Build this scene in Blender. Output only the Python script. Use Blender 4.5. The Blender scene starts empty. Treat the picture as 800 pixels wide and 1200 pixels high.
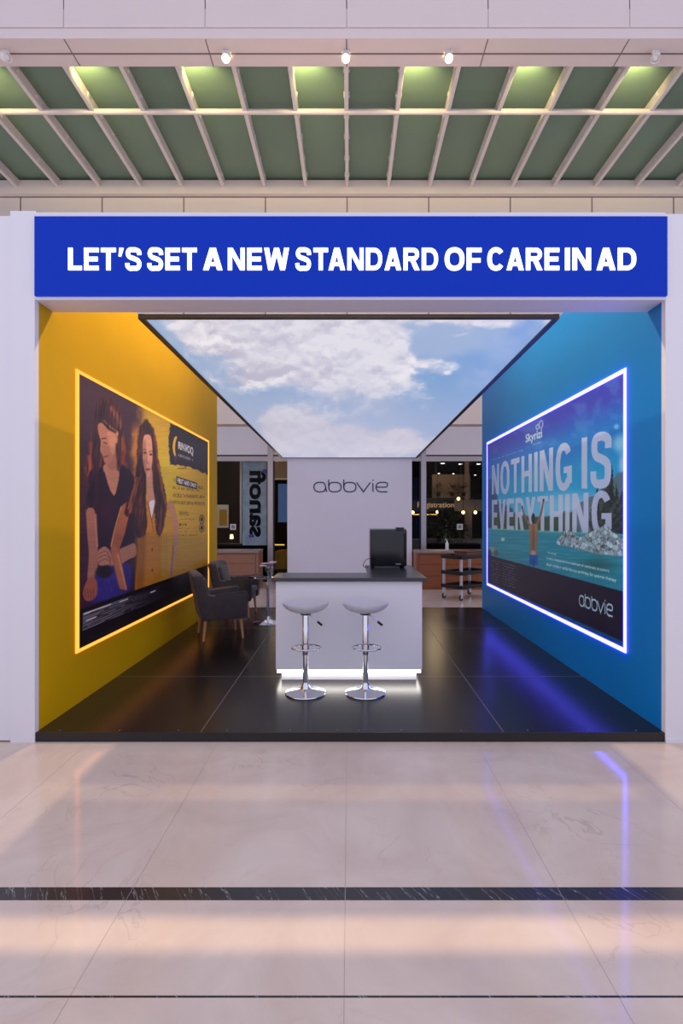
import bpy, bmesh, math, random
import numpy as np
from mathutils import Vector, Matrix
random.seed(7); PI = math.pi
SC = bpy.context.scene; COL = SC.collection

# ------------------------------------------------------------------ camera numbers
F, CX, HZ, ZC = 600.0, 409.0, 606.0, 1.708      # focal length, vanishing point, eye height (800 x 1200 frame)
ZP = 0.07                                        # top of the booth platform
D = 3.9                                          # distance to the booth front
HL, HR = 2.386, 2.40                             # inner half widths of the booth
YB = 9.25                                        # rear end of the booth walls
def P(px, py, Y): return Vector(((px-CX)*Y/F, Y, ZC-(py-HZ)*Y/F))
def X(px, Y): return (px-CX)*Y/F
def Z(py, Y): return ZC-(py-HZ)*Y/F

# ------------------------------------------------------------------ materials
def lin(c):
    return tuple(((v/255)/12.92 if v/255 <= .04045 else ((v/255+.055)/1.055)**2.4) for v in c)
def mat(name, rgb, rough=.5, metal=0, spec=.5, noise=0, scale=8, emit=None, estr=1, sheen=0, stretch=None, coat=0, bump=0):
    m = bpy.data.materials.new(name); m.use_nodes = True
    nt = m.node_tree; b = nt.nodes['Principled BSDF']
    c = lin(rgb)
    b.inputs['Base Color'].default_value = (*c, 1)
    b.inputs['Roughness'].default_value = rough
    b.inputs['Metallic'].default_value = metal
    b.inputs['Specular IOR Level'].default_value = spec
    if sheen: b.inputs['Sheen Weight'].default_value = sheen
    if coat: b.inputs['Coat Weight'].default_value = coat
    if emit:
        b.inputs['Emission Color'].default_value = (*emit, 1); b.inputs['Emission Strength'].default_value = estr
    if noise or bump:
        tc = nt.nodes.new('ShaderNodeTexCoord'); mp = nt.nodes.new('ShaderNodeMapping')
        if stretch: mp.inputs['Scale'].default_value = stretch
        n = nt.nodes.new('ShaderNodeTexNoise'); n.inputs['Scale'].default_value = scale; n.inputs['Detail'].default_value = 5
        nt.links.new(tc.outputs['Object'], mp.inputs['Vector']); nt.links.new(mp.outputs['Vector'], n.inputs['Vector'])
        if noise:
            r = nt.nodes.new('ShaderNodeMix'); r.data_type = 'RGBA'
            r.inputs['A'].default_value = (*[v*(1-noise) for v in c], 1)
            r.inputs['B'].default_value = (*[min(1, v*(1+noise)) for v in c], 1)
            nt.links.new(n.outputs['Fac'], r.inputs['Factor']); nt.links.new(r.outputs['Result'], b.inputs['Base Color'])
        if bump:
            bp = nt.nodes.new('ShaderNodeBump'); bp.inputs['Strength'].default_value = bump; bp.inputs['Distance'].default_value = .01
            nt.links.new(n.outputs['Fac'], bp.inputs['Height']); nt.links.new(bp.outputs['Normal'], b.inputs['Normal'])
    return m

def marble():
    m = mat('marble', (205, 182, 170), .1, spec=.32); nt = m.node_tree; b = nt.nodes['Principled BSDF']
    N = nt.nodes.new; L = nt.links.new
    tc = N('ShaderNodeTexCoord')
    n1 = N('ShaderNodeTexNoise'); n1.inputs['Scale'].default_value = 1.6; n1.inputs['Detail'].default_value = 7; n1.inputs['Roughness'].default_value = .62; n1.inputs['Distortion'].default_value = .6
    L(tc.outputs['Object'], n1.inputs['Vector'])
    r = N('ShaderNodeValToRGB'); L(n1.outputs['Fac'], r.inputs['Fac'])
    r.color_ramp.elements[0].position = .3; r.color_ramp.elements[0].color = (*lin((204, 182, 168)), 1)
    r.color_ramp.elements[1].position = .72; r.color_ramp.elements[1].color = (*lin((224, 206, 192)), 1)
    # fine veins and pits
    n2 = N('ShaderNodeTexNoise'); n2.inputs['Scale'].default_value = 2.3; n2.inputs['Detail'].default_value = 9; n2.inputs['Distortion'].default_value = 1.2
    L(tc.outputs['Object'], n2.inputs['Vector'])
    ab = N('ShaderNodeMath'); ab.operation = 'SUBTRACT'; ab.inputs[1].default_value = .5; L(n2.outputs['Fac'], ab.inputs[0])
    a2 = N('ShaderNodeMath'); a2.operation = 'ABSOLUTE'; L(ab.outputs[0], a2.inputs[0])
    v = N('ShaderNodeMapRange'); v.inputs['From Min'].default_value = 0; v.inputs['From Max'].default_value = .012
    v.inputs['To Min'].default_value = .28; v.inputs['To Max'].default_value = 0; L(a2.outputs[0], v.inputs['Value'])
    gate = N('ShaderNodeTexNoise'); gate.inputs['Scale'].default_value = 1.1; L(tc.outputs['Object'], gate.inputs['Vector'])
    g2 = N('ShaderNodeMapRange'); g2.inputs['From Min'].default_value = .5; g2.inputs['From Max'].default_value = .68; L(gate.outputs['Fac'], g2.inputs['Value'])
    vm = N('ShaderNodeMath'); vm.operation = 'MULTIPLY'; L(v.outputs['Result'], vm.inputs[0]); L(g2.outputs['Result'], vm.inputs[1])
    mx = N('ShaderNodeMix'); mx.data_type = 'RGBA'; L(vm.outputs[0], mx.inputs['Factor']); L(r.outputs['Color'], mx.inputs['A']); mx.inputs['B'].default_value = (*lin((120, 95, 90)), 1)
    L(mx.outputs['Result'], b.inputs['Base Color'])
    return m

def black_stone(name, veins):
    m = mat(name, (44, 40, 44), .22); nt = m.node_tree; b = nt.nodes['Principled BSDF']
    N = nt.nodes.new; L = nt.links.new
    tc = N('ShaderNodeTexCoord'); mp = N('ShaderNodeMapping'); mp.inputs['Scale'].default_value = (.5, 9, 1); mr = N('ShaderNodeMapping'); mr.inputs['Rotation'].default_value = (0, 0, 1.0)
    L(tc.outputs['Object'], mr.inputs['Vector']); L(mr.outputs['Vector'], mp.inputs['Vector'])
    n2 = N('ShaderNodeTexNoise'); n2.inputs['Scale'].default_value = 3.2; n2.inputs['Detail'].default_value = 4; L(mp.outputs['Vector'], n2.inputs['Vector'])
    ab = N('ShaderNodeMath'); ab.operation = 'SUBTRACT'; ab.inputs[1].default_value = .56; L(n2.outputs['Fac'], ab.inputs[0])
    a2 = N('ShaderNodeMath'); a2.operation = 'ABSOLUTE'; L(ab.outputs[0], a2.inputs[0])
    v = N('ShaderNodeMapRange'); v.inputs['From Max'].default_value = .006; v.inputs['To Min'].default_value = veins; v.inputs['To Max'].default_value = 0
    L(a2.outputs[0], v.inputs['Value'])
    mx = N('ShaderNodeMix'); mx.data_type = 'RGBA'; L(v.outputs['Result'], mx.inputs['Factor'])
    mx.inputs['A'].default_value = (*lin((48, 43, 45)), 1); mx.inputs['B'].default_value = (*lin((190, 182, 188)), 1)
    L(mx.outputs['Result'], b.inputs['Base Color'])
    return m

def glass(name, tint=(1, 1, 1), refl=1.0, base=.0):
    m = bpy.data.materials.new(name); m.use_nodes = True; nt = m.node_tree; nt.nodes.clear()
    o = nt.nodes.new('ShaderNodeOutputMaterial'); t = nt.nodes.new('ShaderNodeBsdfTransparent'); g = nt.nodes.new('ShaderNodeBsdfGlossy')
    t.inputs['Color'].default_value = (*tint, 1); g.inputs['Roughness'].default_value = .03
    f = nt.nodes.new('ShaderNodeFresnel'); f.inputs['IOR'].default_value = 1.5
    mu = nt.nodes.new('ShaderNodeMath'); mu.operation = 'MULTIPLY_ADD'; mu.inputs[1].default_value = refl; mu.inputs[2].default_value = base
    mx = nt.nodes.new('ShaderNodeMixShader')
    nt.links.new(f.outputs[0], mu.inputs[0]); nt.links.new(mu.outputs[0], mx.inputs[0]); nt.links.new(t.outputs[0], mx.inputs[1]); nt.links.new(g.outputs[0], mx.inputs[2])
    nt.links.new(mx.outputs[0], o.inputs[0])
    return m

def printed(name, rough=.45, glow=0, spec=.3):
    m = bpy.data.materials.new(name); m.use_nodes = True; nt = m.node_tree; b = nt.nodes['Principled BSDF']
    a = nt.nodes.new('ShaderNodeVertexColor'); a.layer_name = 'print'
    b.inputs['Roughness'].default_value = rough; b.inputs['Specular IOR Level'].default_value = spec
    if glow:
        nt.links.new(a.outputs['Color'], b.inputs['Emission Color']); b.inputs['Emission Strength'].default_value = glow
        b.inputs['Base Color'].default_value = (.25, .25, .27, 1)
    else: nt.links.new(a.outputs['Color'], b.inputs['Base Color'])
    return m

def emission(name, rgb, s):
    m = bpy.data.materials.new(name); m.use_nodes = True; nt = m.node_tree; nt.nodes.clear()
    o = nt.nodes.new('ShaderNodeOutputMaterial'); e = nt.nodes.new('ShaderNodeEmission')
    e.inputs['Color'].default_value = (*rgb, 1); e.inputs['Strength'].default_value = s
    nt.links.new(e.outputs[0], o.inputs[0]); return m

M = dict(
    marble=marble(), strip=black_stone('black_marble', .8),
    platform=mat('black_floor_panel', (22, 18, 19), .25, spec=.4, noise=.25, scale=3), seam=mat('panel_seam', (120, 112, 112), .5),
    edge=mat('platform_edge', (30, 26, 27), .4),
    yellow=mat('yellow_paint', (212, 163, 0), .5, spec=.15, noise=.05, scale=2), blue=mat('blue_paint', (0, 128, 204), .45, spec=.25, noise=.05, scale=2),
    white=mat('white_laminate', (232, 230, 236), .45, noise=.02, scale=2), panel=mat('white_panel', (232, 229, 236), .5, noise=.02, scale=3),
    plaster=mat('plaster', (214, 200, 198), .7, noise=.03, scale=2), seamdark=mat('shadow_gap', (120, 108, 104), .8),
    rearwall=mat('rear_wall_paint', (220, 208, 200), .7, noise=.03, scale=2), spandrel=mat('spandrel_panel', (238, 238, 246), .4, noise=.03),
    rafter=mat('white_steel', (214, 204, 200), .4), canopyglass=mat('green_frosted_glass', (108, 132, 113), .3, spec=.4, noise=.12, scale=.7),
    alu=mat('aluminium', (190, 188, 194), .35, metal=.6), darkframe=mat('dark_aluminium', (62, 58, 60), .35, metal=.6),
    chrome=mat('chrome', (225, 225, 228), .07, metal=1), blackplastic=mat('black_plastic', (20, 20, 22), .4, spec=.3),
    stoolseat=mat('grey_moulded_plastic', (205, 203, 212), .35), worktop=mat('dark_grey_worktop', (52, 50, 56), .3, spec=.5, noise=.15, scale=30),
    fridge=mat('black_enamel', (17, 18, 21), .22, noise=.05), fridgetop=mat('steel_grey_enamel', (120, 124, 132), .35),
    velvet=mat('dark_grey_velvet', (68, 60, 61), .85, sheen=.15, noise=.3, scale=14, bump=.15), beech=mat('pale_beech', (205, 150, 105), .45, noise=.15, scale=6, stretch=(6, 6, 1)),
    piping=mat('velvet_piping', (80, 72, 74), .8, sheen=.15),
    woodL=mat('walnut_veneer', (150, 104, 84), .4, noise=.35, scale=5, stretch=(1, 1, 14)), woodR=mat('cherry_veneer', (146, 84, 50), .4, noise=.35, scale=4, stretch=(1, 1, 12)),
    desktop=mat('desk_top', (150, 128, 118), .4, noise=.2, scale=14), ink=mat('slate_lettering', (62, 70, 98), .5),
    black=mat('matt_black', (10, 9, 11), .7, spec=.08), brownbox=mat('brown_leatherette', (104, 58, 44), .5, noise=.2, scale=10),
    signblue=mat('blue_led_screen', (2, 12, 60), .5, spec=.15, emit=lin((0, 44, 172)), estr=1.0), signtext=emission('white_led_lettering', (.86, .93, 1.0), 3.2),
    ledblue=emission('blue_violet_led', (.092, .075, 1.0), 13), ledyellow=emission('amber_led', (1.0, .31, .045), 2.3),
    ledwhite=emission('white_led', (1.0, .95, .88), 7), skyprint=printed('backlit_sky_print', .5, .9), poster=printed('poster_print', .4),
    pane=glass('clear_pane', (.9, .92, .92), .14), tabletop=glass('table_glass', (.66, .74, .76), 1.5, .05), bulb=emission('halogen_bulb', (1, .78, .42), 60),
    warmbulb=emission('warm_bulb', (1, .62, .2), 7), downlight=emission('cool_downlight', (1, .93, .86), 14), warmstrip=emission('warm_light_strip', (1, .55, .1), 1.4),
    roomdark=mat('dark_room_paint', (44, 35, 31), .7, spec=.2), roomfloor=mat('dark_room_floor', (40, 34, 34), .35), roombeige=mat('beige_room_paint', (150, 128, 112), .7),
    leaf=mat('dark_green_leaf', (38, 52, 34), .5, noise=.3), navy=mat('navy_sign', (36, 40, 58), .5), tan=mat('tan_lettering', (214, 168, 118), .5, emit=(.55, .33, .16), estr=.5),
    bannerblue=mat('pale_blue_film', (176, 194, 230), .5, noise=.6, scale=5), violet=mat('violet_dot', (84, 76, 200), .5),
    mustard=mat('mustard_fabric', (196, 150, 40), .7), greyfab=mat('grey_fabric', (120, 112, 116), .8), card=mat('white_card', (226, 224, 222), .5), cardgrey=mat('grey_print', (140, 138, 140), .5),
    screen=emission('dim_blue_screen', lin((70, 90, 130)), .7), pink=mat('pink_petal', (232, 186, 200), .6), petal=mat('white_petal', (240, 234, 232), .6), stem=mat('green_stem', (86, 112, 60), .6),
    vaseglass=glass('vase_glass', (.86, .9, .92), 1.4, .06), tyre=mat('grey_rubber', (58, 56, 58), .6), redfab=mat('red_brown_fabric', (110, 50, 40), .8), bottle=mat('white_bottle', (226, 226, 226), .4), cable=mat('black_cable', (20, 20, 22), .5),
)

# ------------------------------------------------------------------ mesh helpers
def link(name, me, m, parent=None, smooth=35):
    o = bpy.data.objects.new(name, me); COL.objects.link(o)
    if m is not None: me.materials.append(m if not isinstance(m, str) else M[m])
    if smooth:
        me.polygons.foreach_set('use_smooth', [True]*len(me.polygons)); me.set_sharp_from_angle(angle=math.radians(smooth))
    if parent is not None: o.parent = parent
    return o
def obj(name, bm, m, parent=None, smooth=35):
    bmesh.ops.recalc_face_normals(bm, faces=bm.faces[:])
    me = bpy.data.meshes.new(name); bm.to_mesh(me); bm.free()
    return link(name, me, m, parent, smooth)
def tag(o, label, cat=None, group=None, kind=None):
    if label: o['label'] = label
    if cat: o['category'] = cat
    if group: o['group'] = group
    if kind: o['kind'] = kind
    return o
def thing(name, label, cat, loc=(0, 0, 0), rz=0, group=None, kind=None):
    o = bpy.data.objects.new(name, None); COL.objects.link(o); o.location = loc; o.rotation_euler = (0, 0, rz)
    o.empty_display_size = .1
    return tag(o, label, cat, group, kind)
def dup(root, loc, rz=0, label=None):
    r = root.copy(); COL.objects.link(r); r.location = loc; r.rotation_euler = (0, 0, rz)
    if label: r['label'] = label
    for ch in list(root.children):
        c = ch.copy(); COL.objects.link(c); c.parent = r
        for g in list(ch.children):
            d = g.copy(); COL.objects.link(d); d.parent = c
    return r
def box(bm, x0, x1, y0, y1, z0, z1, bev=0, seg=2):
    t = bmesh.new(); bmesh.ops.create_cube(t, size=1)
    for v in t.verts: v.co = Vector(((x0+x1)/2+v.co.x*(x1-x0), (y0+y1)/2+v.co.y*(y1-y0), (z0+z1)/2+v.co.z*(z1-z0)))
    if bev: bmesh.ops.bevel(t, geom=t.edges[:], offset=bev, segments=seg, affect='EDGES', profile=.5)
    merge(bm, t); return bm
def merge(bm, t, mtx=None):
    if mtx is not None: bmesh.ops.transform(t, matrix=mtx, verts=t.verts[:])
    me = bpy.data.meshes.new('tmp'); t.to_mesh(me); t.free(); bm.from_mesh(me); bpy.data.meshes.remove(me)
def mkbox(*a, **k): return box(bmesh.new(), *a, **k)
def lathe(bm, prof, c=(0, 0, 0), n=40, cap=True):
    c = Vector(c); rings = []
    for r, z in prof:
        rings.append([bm.verts.new(c+Vector((r*math.cos(2*PI*i/n), r*math.sin(2*PI*i/n), z))) for i in range(n)])
    for a, b in zip(rings, rings[1:]):
        for i in range(n): bm.faces.new((a[i], a[(i+1) % n], b[(i+1) % n], b[i]))
    if cap:
        bm.faces.new(rings[0][::-1]); bm.faces.new(rings[-1])
    return bm
def tube(bm, pts, r, n=10, closed=False, r1=None):
    pts = [Vector(p) for p in pts]; N = len(pts); rings = []
    for i, p in enumerate(pts):
        if closed: t = pts[(i+1) % N]-pts[i-1]
        else: t = pts[min(i+1, N-1)]-pts[max(i-1, 0)]
        t.normalize(); up = Vector((0, 0, 1)) if abs(t.z) < .95 else Vector((1, 0, 0))
        u = t.cross(up).normalized(); w = u.cross(t)
        rr = r if r1 is None else r+(r1-r)*i/(N-1)
        rings.append([bm.verts.new(p+u*rr*math.cos(2*PI*k/n)+w*rr*math.sin(2*PI*k/n)) for k in range(n)])
    for i in range(N if closed else N-1):
        a, b = rings[i], rings[(i+1) % N]
        for k in range(n): bm.faces.new((a[k], a[(k+1) % n], b[(k+1) % n], b[k]))
    if not closed: bm.faces.new(rings[0][::-1]); bm.faces.new(rings[-1])
    return bm
def prism(bm, poly, axis, a, b, bev=0, seg=2):
    """poly of 2-D points; axis 'y': points are (x,z) from y=a to b; 'x': (y,z); 'z': (x,y)"""
    t = bmesh.new()
    def mk(p, h): return {'y': (p[0], h, p[1]), 'x': (h, p[0], p[1]), 'z': (p[0], p[1], h)}[axis]
    A = [t.verts.new(mk(p, a)) for p in poly]; B = [t.verts.new(mk(p, b)) for p in poly]
    n = len(poly); t.faces.new(A); t.faces.new(B[::-1])
    for i in range(n): t.faces.new((A[i], B[i], B[(i+1) % n], A[(i+1) % n]))
    bmesh.ops.recalc_face_normals(t, faces=t.faces[:])
    if bev: bmesh.ops.bevel(t, geom=t.edges[:], offset=bev, segments=seg, affect='EDGES', profile=.5)
    merge(bm, t); return bm
def ball(bm, c, r, sx=1, sy=1, sz=1, sub=2):
    t = bmesh.new(); bmesh.ops.create_icosphere(t, subdivisions=sub, radius=r)
    merge(bm, t, Matrix.Translation(c) @ Matrix.Diagonal((sx, sy, sz, 1))); return bm

# ---- lettering: flat glyph triangles in a unit box
_glyphs = {}
def glyphs(text, bold=0, space=1.0):
    key = (text, bold, space)
    if key in _glyphs: return _glyphs[key]
    cu = bpy.data.curves.new('t', 'FONT'); cu.body = text; cu.offset = bold; cu.space_character = space; cu.resolution_u = 4
    o = bpy.data.objects.new('t', cu); COL.objects.link(o)
    dg = bpy.context.evaluated_depsgraph_get(); me = bpy.data.meshes.new_from_object(o.evaluated_get(dg))
    me.calc_loop_triangles()
    v = np.array([tuple(p.co)[:2] for p in me.vertices]); t = np.array([tuple(q.vertices) for q in me.loop_triangles])
    bpy.data.objects.remove(o); bpy.data.curves.remove(cu); bpy.data.meshes.remove(me)
    lo, hi = v.min(0), v.max(0); v = (v-lo)/(hi-lo)
    _glyphs[key] = (v, t, (hi-lo)[0]/(hi-lo)[1]); return _glyphs[key]
def letters(name, text, fn, m, parent, bold=0, space=1.0, depth=None):
    """fn(u,v) -> point; depth: vector giving the letters real thickness"""
    v, t, _ = glyphs(text, bold, space); bm = bmesh.new()
    a = [bm.verts.new(fn(p[0], p[1])) for p in v]
    for q in t:
        try: bm.faces.new([a[i] for i in q])
        except ValueError: pass
    if depth is not None:
        r = bmesh.ops.extrude_face_region(bm, geom=bm.faces[:])
        bmesh.ops.translate(bm, vec=depth, verts=[g for g in r['geom'] if isinstance(g, bmesh.types.BMVert)])
    return bm if name is None else obj(name, bm, m, parent, smooth=0)

def smooth_path(pts, k=6, closed=False):
    P_ = [np.array(p, float) for p in pts]; out = []; n = len(P_)
    for i in range(n if closed else n-1):
        p0 = P_[(i-1) % n] if closed or i > 0 else P_[0]; p1 = P_[i]; p2 = P_[(i+1) % n]; p3 = P_[(i+2) % n] if closed or i+2 < n else P_[-1]
        for j in range(k):
            t = j/k
            out.append(.5*((2*p1)+(-p0+p2)*t+(2*p0-5*p1+4*p2-p3)*t*t+(-p0+3*p1-3*p2+p3)*t**3))
    if not closed: out.append(P_[-1])
    return out
ROUND_LOGO = [  # strokes in a 680 x 110 box (y down)
    ('s', [(180, 187), (172, 168), (166, 135), (158, 114), (142, 105), (120, 103), (92, 105), (70, 118), (60, 145), (70, 172), (92, 185), (120, 187), (146, 184), (162, 170), (168, 150)]),
    ('l', [(196, 78), (196, 145)]), ('s', [(196, 145), (204, 118), (224, 105), (252, 103), (282, 106), (303, 120), (311, 145), (303, 171), (282, 184), (252, 187), (224, 185), (204, 172), (196, 145)]),
    ('l', [(335, 78), (335, 145)]), ('s', [(335, 145), (343, 118), (363, 105), (390, 103), (419, 106), (440, 120), (447, 145), (440, 171), (419, 184), (390, 187), (363, 185), (343, 172), (335, 145)]),
    ('l', [(452, 103), (517, 187), (580, 103)]), ('l', [(604, 108), (604, 187)]), ('l', [(604, 79), (604, 90)]),
    ('s', [(738, 187), (700, 187), (665, 186), (642, 172), (632, 145), (642, 118), (665, 104), (700, 103), (725, 105), (737, 115), (737, 132), (725, 144), (700, 145), (634, 145)])]
def logo_tris(width=11):
    """triangles of the rounded lettering in a unit box, v upward"""
    T = []
    for kind, pts in ROUND_LOGO:
        p = smooth_path(pts, 4) if kind == 's' else [np.array(q, float) for q in pts]
        segs = []
        for i in range(len(p)):
            d0 = p[i]-p[i-1] if i else p[1]-p[0]; d1 = p[i+1]-p[i] if i+1 < len(p) else p[-1]-p[-2]
            d0 = d0/(np.linalg.norm(d0)+1e-9); d1 = d1/(np.linalg.norm(d1)+1e-9); d = d0+d1; d /= np.linalg.norm(d)+1e-9
            nn = np.array((-d[1], d[0])); k = 1/max(.4, abs(float(np.dot(d, d1)))); segs.append((p[i]+nn*width/2*k, p[i]-nn*width/2*k))
        for a, b in zip(segs, segs[1:]): T += [(a[0], a[1], b[1]), (a[0], b[1], b[0])]
    T = np.array(T); T[..., 0] = (T[..., 0]-55)/688; T[..., 1] = (192-T[..., 1])/118
    return T

# heavy grotesque capitals built from strokes; each letter is a list of triangles in a box (width w, height 100)
WID = dict(A=.98, C=.98, D=.97, E=.84, F=.80, G=1.0, H=.95, I=.36, L=.78, N=.96, O=1.06, R=.95, S=.93, T=.86, V=.95, W=1.42, Y=.95)
def heavy(ch, w, s):
    Q = []; h = s/2; sd = s*1.1; sh = s*.9
    R = lambda x0, y0, x1, y1: Q.append(((x0, y0), (x1, y0), (x1, y1), (x0, y1)))
    G = lambda xa, xb, xc, xd, y0=0, y1=100: Q.append(((xa, y0), (xb, y0), (xd, y1), (xc, y1)))
    def rib(pts, width=s):
        p = [np.array(q, float) for q in pts]; e = []
        for i in range(len(p)):
            d = (p[i+1] if i+1 < len(p) else p[i])-(p[i-1] if i else p[i]); d /= np.linalg.norm(d)+1e-9
            nn = np.array((-d[1], d[0]))*width/2; e.append((p[i]+nn, p[i]-nn))
        for a, b in zip(e, e[1:]): Q.append((a[0], a[1], b[1], b[0]))
    def arc(cx, cy, rx, ry, a0, a1, n=26, k=2.35):
        o = []
        for i in range(n+1):
            a = math.radians(a0+(a1-a0)*i/n); c, q = math.cos(a), math.sin(a)
            o.append((cx+rx*math.copysign(abs(c)**(2/k), c), cy+ry*math.copysign(abs(q)**(2/k), q)))
        return o
    if ch == 'I': R(w/2-h, 0, w/2+h, 100)
    elif ch in 'EFL':
        R(0, 0, s, 100)
        if ch != 'F': R(s, 0, w, sh)
        if ch != 'L': R(s, 100-sh, w, 100); R(s, 50-sh/2-(6 if ch == 'F' else 0), w*.93, 50+sh/2-(6 if ch == 'F' else 0))
    elif ch == 'T': R(w/2-h, 0, w/2+h, 100-sh); R(0, 100-sh, w, 100)
    elif ch == 'H': R(0, 0, s, 100); R(w-s, 0, w, 100); R(s, 50-sh/2, w-s, 50+sh/2)
    elif ch == 'N': R(0, 0, s*.95, 100); R(w-s*.95, 0, w, 100); G(w-sd, w, 0, sd)
    elif ch == 'A': G(0, sd, w/2-sd*.56, w/2+sd*.44); G(w-sd, w, w/2-sd*.44, w/2+sd*.56); R(w*.22, 19, w*.78, 19+sh*.85)
    elif ch == 'V': G(w/2-sd*.5, w/2+sd*.4, 0, sd); G(w/2-sd*.4, w/2+sd*.5, w-sd, w)
    elif ch == 'W':
        G(w*.26-sd*.5, w*.26+sd*.45, 0, sd); G(w*.26-sd*.45, w*.26+sd*.5, w/2-sd*.5, w/2+sd*.4); G(w*.74-sd*.5, w*.74+sd*.45, w/2-sd*.4, w/2+sd*.5); G(w*.74-sd*.45, w*.74+sd*.5, w-sd, w)
    elif ch == 'Y': R(w/2-h, 0, w/2+h, 42); G(w/2-h, w/2+h*.8, 0, sd, 38); G(w/2-h*.8, w/2+h, w-sd, w, 38)
    elif ch == 'O': rib(arc(w/2, 50, w/2-h, 52-h, 0, 360, 44))
    elif ch == 'C': rib(arc(w/2, 50, w/2-h, 52-h, 38, 322, 36))
    elif ch == 'G': rib(arc(w/2, 50, w/2-h, 52-h, 36, 325, 36)); R(w*.52, 36, w, 36+sh*.9); R(w-s, 14, w, 40)
    elif ch == 'D': R(0, 0, s, 100); rib([(s*.6, 100-sh/2)]+arc(w*.45, 50, w*.55-h, 50-sh/2, 90, -90, 24)+[(s*.6, sh/2)], sh)
    elif ch == 'R':
        R(0, 0, s, 100); rib([(s*.6, 100-sh/2)]+arc(w*.56, 71, w*.42-h, 29-sh/2, 90, -90, 18)+[(s*.6, 42+sh/2)], sh); G(w-sd*1.08, w, w*.42, w*.42+sd, 0, 46)
    elif ch == 'S':
        rib(smooth_path([(w-h*1.0, 69), (w*.84, 84), (w*.66, 91), (w*.48, 101-sh*.5), (w*.24, 93-h*.3), (h*1.15, 73), (w*.27, 59), (w*.52, 52), (w*.78, 43), (w-h*1.05, 27), (w*.76, 8.5+h*.1), (w*.5, -1+sh*.5), (w*.27, 8), (w*.14, 17), (h*.9, 31)], 4), sh*1.04)
    elif ch == "'": G(w*.1, w*.1+s*.55, w*.25, w*.25+s, 62, 100)
    return Q
def heavy_text(text, s=21, wf=1.0, track=12):
    x = 0; T = []
    for i, ch in enumerate(text):
        if ch == ' ': x += 30*wf; continue
        w = WID.get(ch, .3)*100*(.86*wf if ch != 'I' else wf*.0+s/36) if ch != "'" else s*1.15
        for q in heavy(ch, w, s):
            q = [(p[0]+x, p[1]) for p in q]; T += [(q[0], q[1], q[2]), (q[0], q[2], q[3])]
        nx = text[i+1] if i+1 < len(text) else ''
        x += w+track-(9*wf if (ch+nx) in ('AD', 'TA', 'LT', 'NA') and ch+nx == 'TA' else 0)
    T = np.array(T); T[..., 0] -= T[..., 0].min(); T[..., 0] /= T[..., 0].max(); T[..., 1] /= 100
    return T
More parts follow.
